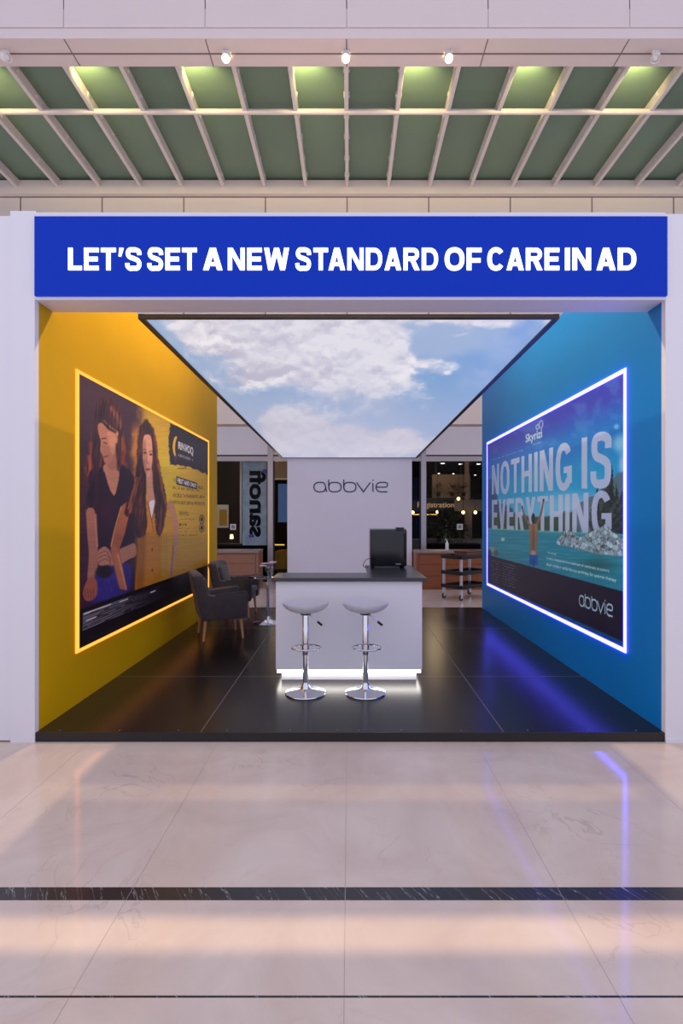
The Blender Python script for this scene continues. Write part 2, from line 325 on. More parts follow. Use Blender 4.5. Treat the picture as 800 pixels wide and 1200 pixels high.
# ------------------------------------------------------------------ printed surfaces (pictures on flat prints)
def fbm(x, y, seed=0, octv=5, rough=.55):
    rng = np.random.RandomState(seed); tot = np.zeros_like(x); amp = 1; s = 0
    for o in range(octv):
        T = rng.rand(64, 64); fx, fy = x*2**o, y*2**o
        ix, iy = np.floor(fx).astype(int), np.floor(fy).astype(int); u, v = fx-ix, fy-iy
        u, v = u*u*(3-2*u), v*v*(3-2*v)
        g = lambda a, b: T[(ix+a) % 64, (iy+b) % 64]
        tot += amp*((g(0, 0)*(1-u)+g(1, 0)*u)*(1-v)+(g(0, 1)*(1-u)+g(1, 1)*u)*v); s += amp; amp *= rough
    return tot/s
def sstep(a, b, x): t = np.clip((x-a)/(b-a), 0, 1); return t*t*(3-2*t)
class Print:
    """colours of a print, sampled on a regular grid of the flat surface; drawn with shapes traced from the picture"""
    def __init__(s, pts, nu, nv):
        s.nu, s.nv, s.pts = nu, nv, pts                       # pts (nu,nv,3)
        s.x = CX+pts[..., 0]*F/pts[..., 1]; s.y = HZ-(pts[..., 2]-ZC)*F/pts[..., 1]
        s.c = np.zeros((nu, nv, 3))
    def blend(s, a, col):
        col = np.array(col, float); s.c = s.c*(1-a[..., None])+col*a[..., None]
    def dist(s, poly):
        p = np.array(poly, float); d = np.full(s.x.shape, 1e9); ins = np.zeros(s.x.shape, bool); n = len(p)
        for i in range(n):
            a, b = p[i], p[(i+1) % n]; e = b-a; wx, wy = s.x-a[0], s.y-a[1]
            t = np.clip((wx*e[0]+wy*e[1])/(e@e+1e-9), 0, 1); d = np.minimum(d, np.hypot(wx-e[0]*t, wy-e[1]*t))
            if a[1] != b[1]: ins ^= ((a[1] > s.y) != (b[1] > s.y)) & (s.x < e[0]*(s.y-a[1])/(b[1]-a[1])+a[0])
        return np.where(ins, -d, d)
    def poly(s, pts, col, soft=.8, op=1, smooth=True, wob=0, seed=1):
        if smooth: pts = smooth_path(pts, 4, True)
        d = s.dist(pts)
        if wob: d = d+(fbm(s.x*.35, s.y*.35, seed, 3)-.5)*wob
        a = op*(1-sstep(-soft, soft, d)); s.blend(a, col); return a
    def ell(s, cx, cy, rx, ry, col, soft=.3, op=1, ang=0):
        ca, sa = math.cos(ang), math.sin(ang); dx, dy = s.x-cx, s.y-cy
        q = np.hypot((dx*ca+dy*sa)/rx, (-dx*sa+dy*ca)/ry); s.blend(op*(1-sstep(1-soft, 1+soft, q)), col)
    def line(s, pts, w, col, soft=.5, op=1, w1=None):
        p = np.array(smooth_path(pts, 4), float); d = np.full(s.x.shape, 1e9); n = len(p)
        for i in range(n-1):
            a, b = p[i], p[i+1]; e = b-a; wx, wy = s.x-a[0], s.y-a[1]
            t = np.clip((wx*e[0]+wy*e[1])/(e@e+1e-9), 0, 1)
            ww = w if w1 is None else w+(w1-w)*(i+t)/(n-1)
            d = np.minimum(d, np.hypot(wx-e[0]*t, wy-e[1]*t)-ww/2)
        s.blend(op*(1-sstep(-soft, soft, d)), col)
    def tris(s, T, col, op=1):
        """T: (n,3,2) triangles in photo pixels; filled on the grid"""
        mask = np.zeros(s.x.shape, bool); xs = s.x[:, 0]
        for t in T:
            i = np.nonzero((xs >= t[:, 0].min()) & (xs <= t[:, 0].max()))[0]
            if len(i) == 0: continue
            sl = slice(i[0], i[-1]+1); x, y = s.x[sl], s.y[sl]
            (ax, ay), (bx, by), (cx, cy) = t
            det = (by-cy)*(ax-cx)+(cx-bx)*(ay-cy)
            if abs(det) < 1e-9: continue
            l0 = ((by-cy)*(x-cx)+(cx-bx)*(y-cy))/det; l1 = ((cy-ay)*(x-cx)+(ax-cx)*(y-cy))/det
            mask[sl] |= (l0 >= 0) & (l1 >= 0) & (l0+l1 <= 1)
        s.blend(mask*op, col)
    def quad(s, uv, q):
        """unit box -> picture quad (lower left, lower right, upper left, upper right) lying flat on the print"""
        Y = lambda px: 1/abs(px-CX)
        out = np.empty(uv.shape); u, v = uv[..., 0], uv[..., 1]
        (x0, b0), (x1, b1), (_, t0), (_, t1) = q
        Y0, Y1 = Y(x0), Y(x1); yy = Y0+(Y1-Y0)*u; sg = 1 if x0 > CX else -1
        out[..., 0] = CX+sg/yy; f = (out[..., 0]-x0)/(x1-x0)
        lo, hi = b0+(b1-b0)*f, t0+(t1-t0)*f; out[..., 1] = lo+(hi-lo)*v; return out
    def text(s, txt, q, col, bold=0, space=1.0, op=1):
        v, t, _ = glyphs(txt, bold, space); s.tris(s.quad(v, q)[t], col, op)
    def build(s, name, m, parent, flip=False):
        nu, nv = s.nu, s.nv; me = bpy.data.meshes.new(name)
        i = np.arange(nu*nv).reshape(nu, nv)
        f = np.stack([i[:-1, :-1], i[1:, :-1], i[1:, 1:], i[:-1, 1:]], -1).reshape(-1, 4)
        if flip: f = f[:, ::-1]
        me.from_pydata(s.pts.reshape(-1, 3).tolist(), [], f.tolist())
        a = me.color_attributes.new('print', 'FLOAT_COLOR', 'POINT'); c = np.clip(s.c.reshape(-1, 3)/255, 0, 1)
        c = np.where(c <= .04045, c/12.92, ((c+.055)/1.055)**2.4); a.data.foreach_set('color', np.concatenate([c, np.ones((nu*nv, 1))], 1).astype(np.float32).ravel())
        return link(name, me, m, parent, smooth=0)

# ================================================================== THE SETTING
# mall floor
bm = mkbox(-9, 9, -1.0, 27, -.12, 0)
fl = obj('floor', bm, 'marble', smooth=0); tag(fl, 'polished pinkish beige marble floor in front of the booth', 'floor', kind='structure')
yS0, yS1 = ZC*F/(1055-HZ), ZC*F/(1040-HZ)
xj = [-5.88+.977*k for k in range(13)]
for a, b in zip(xj, xj[1:]):
    o = obj('trim_1', mkbox(a+.0015, b-.0015, yS0, yS1, -.02, .0012), 'strip', smooth=0)
    o.name = 'trim_1' if a == xj[0] else 'trim_%d' % (xj.index(a)+1)
    tag(o, 'black marble inlay strip across the beige floor', 'floor strip', group='black marble floor inlay', kind='structure')
bm = bmesh.new(); yG = ZC*F/(1168-HZ)
box(bm, -9, 9, yG-.004, yG+.004, -.02, .0008)
o = obj('trim_20', bm, 'strip', smooth=0); tag(o, 'thin dark joint across the beige floor nearest the camera', 'floor joint', kind='structure')
bm = bmesh.new()
for x in xj:
    box(bm, x-.0012, x+.0012, -1, D-.05, -.02, .0004)
o = obj('trim_21', bm, mat('grout', (178, 156, 146), .5), smooth=0); tag(o, 'fine grout joints between the beige floor slabs', 'floor joint', kind='structure')

# booth platform
pf = thing('platform', 'low glossy black booth platform with fine panel seams', 'platform', (0, 0, 0), kind='structure')
obj('deck', mkbox(-HL+.002, HR-.002, D, YB+.05, 0.003, ZP), 'platform', pf, smooth=0)
bm = bmesh.new()
for px in (235, 590):
    x = X(px, D); box(bm, x-.003, x+.003, D, YB+.05, ZP-.01, ZP+.0006)
for y in (5.26, 7.55): box(bm, -HL, HR, y-.0025, y+.0025, ZP-.01, ZP+.0006)
obj('seam', bm, 'seam', pf, smooth=0)
bm = mkbox(-HL+.002, HR-.002, D-.012, D-.001, .003, ZP+.001); obj('edge_trim', bm, 'edge', pf, smooth=0)
bm = bmesh.new()
for px in (70, 140, 209, 266, 340, 395, 420, 470, 540, 618, 690, 745):
    lathe(bm, [(.006, 0), (.006, .003), (.003, .004)], (X(px, D+.03), D+.03, ZP), 8)
so = obj('screw', bm, 'seam', pf)

# booth side walls, front cladding, header
o = obj('wall_left', mkbox(-HL-.12, -HL, D+.03, YB, 0, 4.0), 'yellow', smooth=0); tag(o, 'yellow painted side wall of the booth', 'wall', kind='structure')
o = obj('wall_right', mkbox(HR, HR+.12, D+.03, YB, 0, 4.0), 'blue', smooth=0); tag(o, 'blue painted side wall of the booth', 'wall', kind='structure')
zt = Z(249, D)
bm = mkbox(X(14, D), -HL+.004, D-.02, D+.03, 0, zt); o = obj('pillar', bm, 'white', smooth=0); o.name = 'trim_30'
tag(o, 'white upright cladding left of the booth opening', 'pillar', kind='structure')
bm = mkbox(-6.5, X(14, D)-.001, D-.01, D+.25, .012, Z(254, D)); o = obj('trim_31', bm, 'white', smooth=0); tag(o, 'white outer panel at the far left edge of the booth front', 'pillar', kind='structure')
bm = mkbox(HR-.004, 6.5, D-.02, D+.03, 0, Z(252.5, D)); box(bm, HR+.121, 6.5, D+.03, D+.25, 0, Z(252.5, D)); box(bm, HR-.004, 6.5, D-.026, D-.02, 0, .03); o = obj('trim_32', bm, 'white', smooth=0); tag(o, 'white upright cladding right of the booth opening', 'pillar', kind='structure')
zb = Z(352.5, D)
bm = mkbox(-HL+.004, HR-.004, D-.018, D+.22, zb, Z(250.5, D)); o = obj('trim_33', bm, 'white', smooth=0)
tag(o, 'white header beam over the booth opening', 'beam', kind='structure')

# LED sign on the header
sg = thing('led_sign', 'wide blue illuminated sign with white capitals over the booth opening', 'sign', (0, D-.02, Z(303, D)))
yS = D-.018
bm = mkbox(X(44, D), X(778, D), -.022+.02, .0015+.0, Z(349, D)-Z(303, D), Z(257, D)-Z(303, D))
for v in bm.verts: v.co.y = v.co.y-.02 if v.co.y < 0 else v.co.y
bm2 = mkbox(X(44, D), X(778, D), -.02, .0015, Z(349, D)-Z(303, D), Z(257, D)-Z(303, D)); bm.free()
obj('screen', bm2, 'signblue', sg, smooth=0)
words = [("LET'S", 80, 165.5), ('SET', 172.5, 230.5), ('A', 238, 260.5), ('NEW', 267, 338.5), ('STANDARD', 346, 513), ('OF', 521, 564), ('CARE', 571, 655), ('IN', 662, 692), ('AD', 699, 745)]
bm = bmesh.new(); yl = D-.0435
zA, zB = Z(316.5, yl), Z(290.5, yl); oz = Z(303, D)
for w, a, b in words:
    for t in heavy_text(w):
        q = [Vector((X(a, yl)+(X(b, yl)-X(a, yl))*v[0], 0, zA-oz+(zB-zA)*v[1])) for v in t]
        A_ = [bm.verts.new(v+Vector((0, -.026, 0))) for v in q]; B_ = [bm.verts.new(v+Vector((0, -.0205, 0))) for v in q]
        bm.faces.new(A_)
        for i in range(3): bm.faces.new((A_[i], B_[i], B_[(i+1) % 3], A_[(i+1) % 3]))
obj('lettering', bm, 'signtext', sg, smooth=0)

# ------------------------------------------------------------------ sky ceiling print
sky = thing('sky_ceiling_panel', 'backlit ceiling print of blue sky and white clouds in a dark frame', 'ceiling panel', (0, 0, 0))
SF, SB = 4.26, 12.58
zf, zbk = Z(372, SF), Z(536.3, SB)
def skyP(u, v):  # u across, v toward the rear
    Y = SF+(SB-SF)*v; xl = X(168, SF)+(X(331.5, SB)-X(168, SF))*v; xr = X(649, SF)+(X(486.5, SB)-X(649, SF))*v
    return np.stack([xl+(xr-xl)*u, Y, zf+(zbk-zf)*v], -1)
nu, nv = 330, 420
U, V = np.meshgrid(np.linspace(0, 1, nu), np.linspace(0, 1, nv), indexing='ij')
pr = Print(skyP(U, V), nu, nv)
wx, wy = pr.pts[..., 0], pr.pts[..., 1]
wpx = pr.x+16*(fbm(pr.x*.03, pr.y*.05, 71, 4)-.5)+7*(fbm(pr.x*.11, pr.y*.15, 73, 3)-.5); wpy = pr.y+14*(fbm(pr.x*.03+5, pr.y*.05, 72, 4)-.5)+5*(fbm(pr.x*.11, pr.y*.15, 74, 3)-.5)
n1 = fbm(wpx*.034+3, wpy*.058, 3, 7, .6); n1s = fbm(wpx*.034+3, (wpy+7)*.058, 3, 7, .6); n2 = fbm(wpx*.012+9, wpy*.02+4, 8, 4)
base = np.array((122, 162, 208.))*np.ones(pr.c.shape); pr.c = base
pr.blend(sstep(455, 505, pr.y)*.55, (176, 184, 212)); pr.blend((1-sstep(170, 260, pr.x))*.35, (112, 170, 200)); pr.blend(sstep(540, 640, pr.x)*.25, (120, 150, 215))
def bl(cx, cy, rx, ry): return np.exp(-(((pr.x-cx)/rx)**2+((pr.y-cy)/ry)**2))
dens = 1.15*bl(290, 392, 88, 40)+1.0*bl(355, 380, 85, 40)+1.15*bl(432, 428, 62, 40)+.9*bl(395, 410, 60, 34)+.75*bl(230, 385, 34, 16)+.5*bl(300, 440, 80, 16)
dens += .8*bl(590, 368, 80, 15)+.55*bl(515, 372, 60, 12)+.5*bl(505, 425, 26, 6)+.45*bl(537, 394, 14, 4)+.5*bl(522, 436, 16, 5)
dens += .95*bl(345, 500, 46, 20)+.8*bl(375, 522, 60, 20)+.75*bl(450, 512, 50, 14)+.6*bl(470, 530, 60, 12)+.5*bl(320, 488, 24, 8)
dens -= .35*bl(250, 428, 34, 14)+.5*bl(186, 405, 28, 24)+.3*bl(488, 408, 16, 12)
cov = sstep(.24, .74, dens+(n1-.5)*1.05)
shade = np.clip(.58+.5*(n1-.45)+2.6*(n1-n1s)+.35*bl(430, 425, 70, 45)-.22*bl(320, 430, 90, 25)-.18*sstep(470, 530, pr.y), 0, 1)
cl = np.array((190, 184, 202.))*(1-shade[..., None])+np.array((246, 242, 244.))*shade[..., None]
warm = sstep(475, 500, pr.y)[..., None]*.55; cl = cl*(1-warm)+np.array((214, 200, 210.))*warm*1+0
pr.c = pr.c*(1-cov[..., None]*.96)+cl*cov[..., None]*.96
pr.blend(.4*sstep(.42, .7, n2), (200, 200, 216)); pr.blend(.5*sstep(440, 470, pr.y)*(1-.5*sstep(430, 520, pr.x)), (182, 186, 208))
pr.build('sky_print', M['skyprint'], sky, flip=True)
fw = .045
def sky_bar(a, b, c, d, name):   # bar between two ends given as (u, v), with the frame's width
    pass
bm = bmesh.new()
def bar(bm, p, q, w, h):
    p, q = Vector(p), Vector(q); t = (q-p).normalized(); s = t.cross(Vector((0, 0, 1))).normalized()*w/2
    vs = [bm.verts.new(x+dx+Vector((0, 0, dz))) for x in (p, q) for dx in (s, -s) for dz in (-.012, h)]
    for f in ((0, 1, 3, 2), (4, 6, 7, 5), (0, 4, 5, 1), (2, 3, 7, 6), (0, 2, 6, 4), (1, 5, 7, 3)): bm.faces.new([vs[i] for i in f])
c = {k: skyP(np.array(k[0]), np.array(k[1])) for k in ((0, 0), (1, 0), (0, 1), (1, 1))}
bar(bm, c[0, 0]+np.array((-.02, 0, 0)), c[0, 1]+np.array((-.02, 0, 0)), .05, .03); bar(bm, c[1, 0]+np.array((.02, 0, 0)), c[1, 1]+np.array((.02, 0, 0)), .05, .03)
bar(bm, c[0, 0], c[1, 0], .04, .02); bar(bm, c[0, 1], c[1, 1], .04, .03)
obj('frame', bm, 'darkframe', sky, smooth=0)
bk = bmesh.new()
vs = [bk.verts.new(Vector(c[k])+Vector((0, 0, .008))) for k in ((0, 0), (1, 0), (1, 1), (0, 1))]; bk.faces.new(vs)
r = bmesh.ops.extrude_face_region(bk, geom=bk.faces[:]); bmesh.ops.translate(bk, vec=(0, 0, .02), verts=[g for g in r['geom'] if isinstance(g, bmesh.types.BMVert)])
obj('backing_board', bk, 'white', sky, smooth=0)

# ------------------------------------------------------------------ rear display wall with lettering
YP = 12.62
dw = thing('display_wall', 'free-standing white display wall with slate lettering behind the counter', 'display wall', (0, YP, 0))
px0, px1 = X(336.5, YP), X(482.5, YP); zt = Z(537.5, YP)
obj('panel', mkbox(px0, px1, 0, .14, 0, zt, bev=.004, seg=1), 'panel', dw, smooth=0)
T = logo_tris(11); bm = bmesh.new()
for t in T:
    vs = [bm.verts.new((X(367, YP)+(X(454.5, YP)-X(367, YP))*p[0], -.006, Z(577, YP)+(Z(561.5, YP)-Z(577, YP))*p[1])) for p in t]
    try: bm.faces.new(vs)
    except ValueError: pass
bmesh.ops.remove_doubles(bm, verts=bm.verts[:], dist=1e-5)
r = bmesh.ops.extrude_face_region(bm, geom=bm.faces[:]); bmesh.ops.translate(bm, vec=(0, .007, 0), verts=[g for g in r['geom'] if isinstance(g, bmesh.types.BMVert)])
obj('lettering', bm, 'ink', dw, smooth=0)

# ------------------------------------------------------------------ wall posters
def wall_grid(side, y0, y1, z0, z1, nu, nv, off):
    h = -HL+off if side < 0 else HR-off
    # columns at even steps of the picture, so near and far ends are equally fine
    ys = 1/np.linspace(1/y0, 1/y1, nu); zs = np.linspace(z0, z1, nv)
    A, B = np.meshgrid(ys, zs, indexing='ij'); return np.stack([np.full(A.shape, h), A, B], -1)
def poster_box(name, label, side, y0, y1, z0, z1, led, h=.013, w=.028, wv=.045):
    t = thing(name, label, 'poster', ((-HL if side < 0 else HR), (y0+y1)/2, 0))
    s = 1 if side < 0 else -1; cy = (y0+y1)/2
    x0, x1 = sorted((.001*s, h*s))
    bm = bmesh.new()
    box(bm, x0, x1, y0-cy, y1-cy, z1-w, z1); box(bm, x0, x1, y0-cy, y1-cy, z0, z0+w); box(bm, x0, x1, y0-cy, y0-cy+wv, z0+w, z1-w); box(bm, x0, x1, y1-cy-wv, y1-cy, z0+w, z1-w)
    obj('light_frame', bm, led, t, smooth=0)
    x0, x1 = sorted((.001*s, (h-.007)*s)); obj('backing', mkbox(x0, x1, y0-cy+wv, y1-cy-wv, z0+w, z1-w), 'black', t, smooth=0)
    return t
# -------- left poster
y0, y1 = HL*F/(CX-88), HL*F/(CX-244); z1 = (Z(433.5, y0)+Z(516, y1))/2; z0 = Z(766, y0)
pl = poster_box('wall_poster', 'amber edge-lit poster of two long-haired women on the yellow wall', -1, y0, y1, z0, z1, 'ledyellow')
g = wall_grid(-1, y0+.045, y1-.045, z0+.028, z1-.028, 420, 470, .009)
p = Print(g, 420, 470); x, y = p.x, p.y
n = fbm(x*.05, y*.3, 5, 4); nf = fbm(x*.4, y*.12, 6, 4); nb = fbm(x*.09, y*.06, 12, 4)
p.c = np.array((64, 42, 58.))*np.ones(p.c.shape); p.blend(sstep(500, 470, y)*.4, (84, 66, 76)); p.blend(sstep(560, 700, y)*.6, (54, 22, 56)); p.blend(sstep(.45, .7, n)*.3, (86, 52, 58))
yel = sstep(158, 172, x+(nb-.5)*14)
p.blend(yel, (186, 152, 40)); p.blend(yel*sstep(600, 690, y)*.55, (160, 108, 34)); p.blend(yel*np.exp(-(((x-196)/20)**2+((y-560)/50)**2))*.6, (196, 186, 62)); p.blend(yel*sstep(520, 470, y)*.5, (170, 140, 66))
p.blend(np.exp(-((x-160+(nb-.5)*10)/5)**2)*.7*sstep(490, 510, y)*(1-sstep(580, 600, y)), (206, 140, 50))
# woman with bowed head
hair, skin, dress = (58, 36, 42), (166, 116, 98), (42, 20, 44)
hair_a = p.poly([(108, 505), (110, 482), (118, 470), (128, 467), (138, 476), (143, 494), (147, 515), (148, 545), (140, 552), (112, 560), (106, 600), (101, 602), (100, 560), (103, 530)], (74, 44, 44), 2.5, wob=6)
for (a, b, cc, wd) in [((106, 520), (104, 560), (150, 72, 44), 4), ((104, 535), (107, 590), (176, 92, 52), 3), ((143, 515), (145, 545), (140, 74, 46), 4), ((131, 478), (141, 500), (122, 78, 66), 5), ((100, 548), (108, 600), (130, 78, 50), 3), ((147, 545), (142, 600), (126, 70, 48), 5)]:
    p.line([a, ((a[0]+b[0])/2+1.5, (a[1]+b[1])/2), b], wd, cc, 2.2, .8)
p.poly([(103, 560), (114, 548), (124, 550), (136, 556), (142, 545), (152, 552), (158, 570), (157, 640), (150, 660), (118, 665), (112, 640), (106, 610)], dress, 1.5, wob=3)
p.blend(np.exp(-(((x-124)/10)**2+((y-596)/14)**2))*.5, (76, 26, 56))
p.poly([(121, 546), (130, 542), (138, 546), (140, 556), (137, 572), (133.5, 581), (128, 571), (123, 556)], (172, 122, 104), .8, wob=1.5)
p.poly([(128, 536), (136, 526), (137.5, 548), (127, 549)], (158, 106, 88), 1)
p.poly([(114.5, 498), (119, 495), (127, 503), (136, 509), (137.5, 517), (135, 527), (131.5, 538), (126.5, 544.5), (122, 541), (119.5, 532), (117.8, 527), (118.2, 518), (115.5, 508)], skin, .8)
p.poly([(126, 506), (136, 510), (137, 518), (133, 533), (129, 528), (127, 516)], (190, 140, 114), 1.6, .7)
p.line([(119, 514), (124, 513.5)], 1.1, (70, 44, 44), .5); p.line([(121.5, 518.5), (125, 519.5)], 1.2, (72, 44, 46), .5); p.line([(119, 519), (118, 528), (120, 531)], .8, (190, 138, 116), .5)
p.line([(121, 535.8), (126.5, 534.2)], 1.7, (150, 56, 56), .5); p.ell(137.2, 508, 1.4, 3, (186, 128, 104))
p.poly([(110, 505), (112, 484), (120, 473), (127, 472), (129, 486), (133, 497), (137, 506), (128, 504), (119, 495.5), (114, 500), (116, 520), (117, 540), (113, 560), (108, 540)], hair, 1)
p.line([(122, 493), (130, 501), (136, 505)], 2, (112, 76, 66), 1)
p.line([(137, 521), (139, 550)], 3.4, (84, 50, 46), 1.5); p.line([(111.5, 540), (113.5, 580), (109, 596)], 4, (60, 30, 34), 1.5)
p.line([(106, 600), (107.5, 625), (109.5, 650), (108, 676)], 10.5, (158, 106, 92), 1.2, w1=11.5); p.line([(112, 603), (114, 640)], 2, (196, 150, 128), 1.5, .8)
p.poly([(115, 668), (150, 660), (152, 690), (134, 700), (110, 706), (106, 700)], (52, 42, 122), 1.5, wob=4); p.blend(np.clip(nf-.5, 0, 1)*2.2*np.exp(-(((x-128)/18)**2+((y-686)/14)**2)), (92, 84, 176))
p.ell(122, 670, 9, 7, (22, 16, 26), .4)
p.poly([(100, 684), (106, 676), (113, 680), (114, 694), (110, 702), (101, 704), (97, 696)], (150, 88, 74), 1)
for k in range(4): p.line([(99.5+k*3.2, 690), (100.5+k*3.2, 701)], .7, (92, 46, 46), .4)
p.poly([(114, 648), (120, 641), (126, 642), (132, 652), (133, 662), (126, 662), (116, 662)], (170, 120, 104), 1)
for k in range(3): p.line([(115, 650+k*4.6), (124, 646+k*4.4), (130, 655+k*3)], .8, (112, 66, 62), .5)
p.poly([(138, 646), (150, 639), (158, 637), (160, 650), (150, 656), (140, 661)], (166, 118, 100), 1)
# woman facing front
p.poly([(165, 596), (178, 588), (190, 596), (200, 586), (205, 600), (204, 640), (201, 684), (190, 690), (160, 700), (161, 650)], (176, 122, 42), 1.2)
p.poly([(190, 610), (204, 600), (203, 640), (199, 684), (190, 688)], (182, 146, 44), 3, .75); p.poly([(160, 640), (170, 620), (168, 690), (160, 698)], (136, 84, 34), 3, .7)
for k in (0, 1, 2, 3): p.line([(186+3*k, 625), (188+2.6*k, 686)], .9, (150, 112, 40), .8, .5)
p.line([(200, 592), (205.5, 612), (206.5, 634), (203, 655), (199, 678)], 7, (172, 130, 112), 1, w1=3.6); p.line([(203, 640), (200.5, 674)], 1.2, (110, 76, 70), .8, .7)
p.poly([(143, 592), (138, 612), (131, 634), (129, 646), (133, 662), (140, 690), (148, 692), (148, 688), (143, 660), (139.5, 645), (146, 626), (152, 600), (149, 588)], (152, 92, 68), .8, smooth=False); p.line([(142, 594), (134, 622), (130, 640)], 1.6, (214, 160, 100), .8, .8)
p.poly([(131, 640), (138, 644), (142, 662), (146, 686), (141, 688), (135, 664)], (172, 110, 84), 1.5, .7); p.line([(138, 650), (148, 690)], 2, (206, 150, 116), 1, .7)
hair_b = p.poly([(170, 492), (175, 495), (181, 506), (184, 525), (187, 548), (192, 570), (195, 588), (194, 604), (191, 620), (187, 628), (183, 622), (181, 600), (179, 580), (178, 556), (172, 560), (171, 590), (172, 612), (170, 626), (163, 630), (158, 622), (157, 600), (150, 606), (146, 598), (156, 570), (160, 545), (161, 520), (163, 503)], (62, 36, 36), 1.2, wob=2.5, seed=4)
for a, b, cc in [((180, 505), (186, 548), (150, 80, 52)), ((185, 545), (194, 590), (166, 92, 50)), ((190, 565), (188, 625), (100, 56, 46)), ((163, 560), (152, 600), (148, 84, 50)), ((166, 565), (163, 620), (96, 50, 44)), ((160, 560), (150, 596), (170, 100, 54)), ((172, 495), (166, 530), (92, 62, 58))]:
    p.line([a, ((a[0]+b[0])/2, (a[1]+b[1])/2+2), b], 2, cc, 1.2, .75)
p.poly([(171.5, 552), (178, 550), (179, 570), (181.5, 588), (177.5, 607), (174, 594), (172, 572)], (182, 138, 120), .7)
p.poly([(174.2, 590), (181.4, 587), (177.6, 608)], (214, 200, 214), .6); p.line([(173, 588), (177.5, 609), (180, 623)], 1, (120, 76, 36), .5); p.line([(182, 588), (178, 609)], .9, (120, 76, 36), .5)
p.poly([(168.2, 512), (172, 509), (176.5, 511), (178.4, 522), (178.6, 540), (176.6, 553), (173.4, 559.5), (170, 553), (167.6, 541), (167.2, 525)], (196, 148, 128), .7)
p.poly([(167.4, 522), (170.5, 516), (171, 540), (172, 556), (168.6, 548)], (146, 98, 84), 1.2, .6)
for ex, ey in ((169.6, 530.5), (176.6, 532.5)): p.ell(ex, ey, 1.7, 1.3, (62, 42, 44), .4); p.line([(ex-2, ey-(3.0 if ex > 172 else 3.6)), (ex, ey-3.9), (ex+1.8, ey-(3.4 if ex > 172 else 2.9))], .9, (84, 56, 50), .4)
p.line([(172.2, 530), (171.8, 541), (173.6, 543)], .9, (136, 90, 78), .5, .8); p.ell(173.3, 550, 2.5, 1.5, (168, 74, 70), .3); p.line([(170.8, 549.6), (173.4, 550.3), (175.8, 549.6)], .5, (96, 44, 46), .3)
for by in (644, 668): p.ell(178.3, by, .8, 2, (96, 62, 30), .4)
# dark brush stroke with mark and words
p.poly([(199.5, 496), (222, 505.5), (246, 519), (246, 557.5), (236, 553), (222, 547), (208, 545), (199.5, 544), (197.5, 530), (198, 512)], (40, 34, 44), .8, smooth=False, wob=3.5, seed=9)
p.line([(208, 549), (218, 549)], .8, (60, 50, 40), .5)
p.poly([(202.2, 522), (204.5, 512.5), (207.5, 512), (205.6, 519), (205.2, 528), (206.6, 536), (203.4, 532)], (214, 168, 44), .5); p.ell(206, 537, 1.4, 5, (84, 52, 92), .6, .8, .2)
p.text('RINVOQ', [(209, 527.5), (226.3, 535), (209, 517), (226.3, 524.5)], (216, 210, 220), .02)
p.text('upadacitinib', [(209, 535.5), (226, 542), (209, 530.3), (226, 537)], (170, 164, 176))
p.poly([(206.6, 558), (230.8, 566), (230.8, 573.5), (206.6, 567.5)], (32, 28, 38), .4, smooth=False)
p.text('FIRST AND ONLY', [(207.8, 566), (230, 571.7), (207.8, 559.8), (230, 567)], (216, 208, 220), .03)
dk = (70, 52, 24)
p.text('THE', [(202.6, 564.5), (206, 565.4), (202.6, 560), (206, 561)], dk); p.text('ONCE-DAILY', [(231.6, 572.4), (239.8, 574.2), (231.6, 568.6), (239.8, 570.6)], dk)
for i, t in enumerate(('ORAL JAK INHIBITOR FOR ADULTS AND', 'ADOLESCENTS WITH MODERATE TO SEVERE AD', 'WITH ROBUST CLINICAL IMPROVEMENTS')):
    yy = 574.2+i*8.3; x1_ = (234, 239.6, 239.6)[i]; s_ = (2.6, 1.8, 1.2)[i]
    p.text(t, [(202.3, yy), (x1_, yy+s_), (202.3, yy-4.4), (x1_, yy+s_-3.6)], dk, .015)
p.text('RINVOQ', [(210, 604.5), (220.8, 605), (210, 599), (220.8, 600)], dk, .02); p.text('upadacitinib 15 mg tablets', [(210, 609.6), (227.6, 609.8), (210, 606.8), (227.6, 607.2)], (112, 88, 34))
p.text('INDICATION', [(210, 616.3), (218.6, 616.3), (210, 613), (218.6, 613.3)], dk, .03)
for i in range(3): p.text('treatment of moderate to severe atopic dermatitis'[:44-5*i], [(210, 620.4+4*i), (231, 620+3.8*i), (210, 617.8+4*i), (231, 617.5+3.8*i)], (112, 88, 34))
for cy in (608.5, 618.5): p.ell(236.3, cy, 3.2, 5.4, dk, .08); p.ell(236.3, cy, 2.5, 4.3, (178, 140, 44), .1); p.ell(236.3, cy, 1.6, 2.6, (40, 30, 20), .3)
# black foot band with pale ruled lines
tp = lambda px: 713+(px-96.7)*(665-713)/(235-96.7)
p.blend(1-sstep(-.6, .6, tp(x)-y), (20, 15, 22))
f = (y-tp(x))/(766-714-(x-88)*(766-714-33)/156)     # 0 top of band, 1 foot
fade = (1-sstep(120, 214, x))*.55+.1; rows = (f-.10)/.42*9
lm = (np.abs((rows % 1)-.5) < .24) & (rows > 0) & (rows < 9) & (x > 97) & (x < 216)
p.blend(lm*fade*np.where(fbm(x*.08, np.floor(rows)*3.1, 21, 2) > .33, 1, .5), (176, 172, 190))
for a, b, r_ in ((98, 130, .8), (101, 113, 4.6), (140, 150, 1.4), (176, 182, 2.5)): p.blend(((np.abs(rows-r_) < .3) & (x > a) & (x < b))*.8, (230, 226, 236))
skin_m = 1-sstep(95, 135, p.c[..., 0]); hair_a = np.clip(hair_a+hair_b, 0, 1)*skin_m
st = fbm(x*.12, y*.75, 51, 4); st2 = fbm(x*.9, y*.12, 52, 3)
p.c = p.c*(.94+.12*st)[..., None]*np.array((1.0, .97, .9))
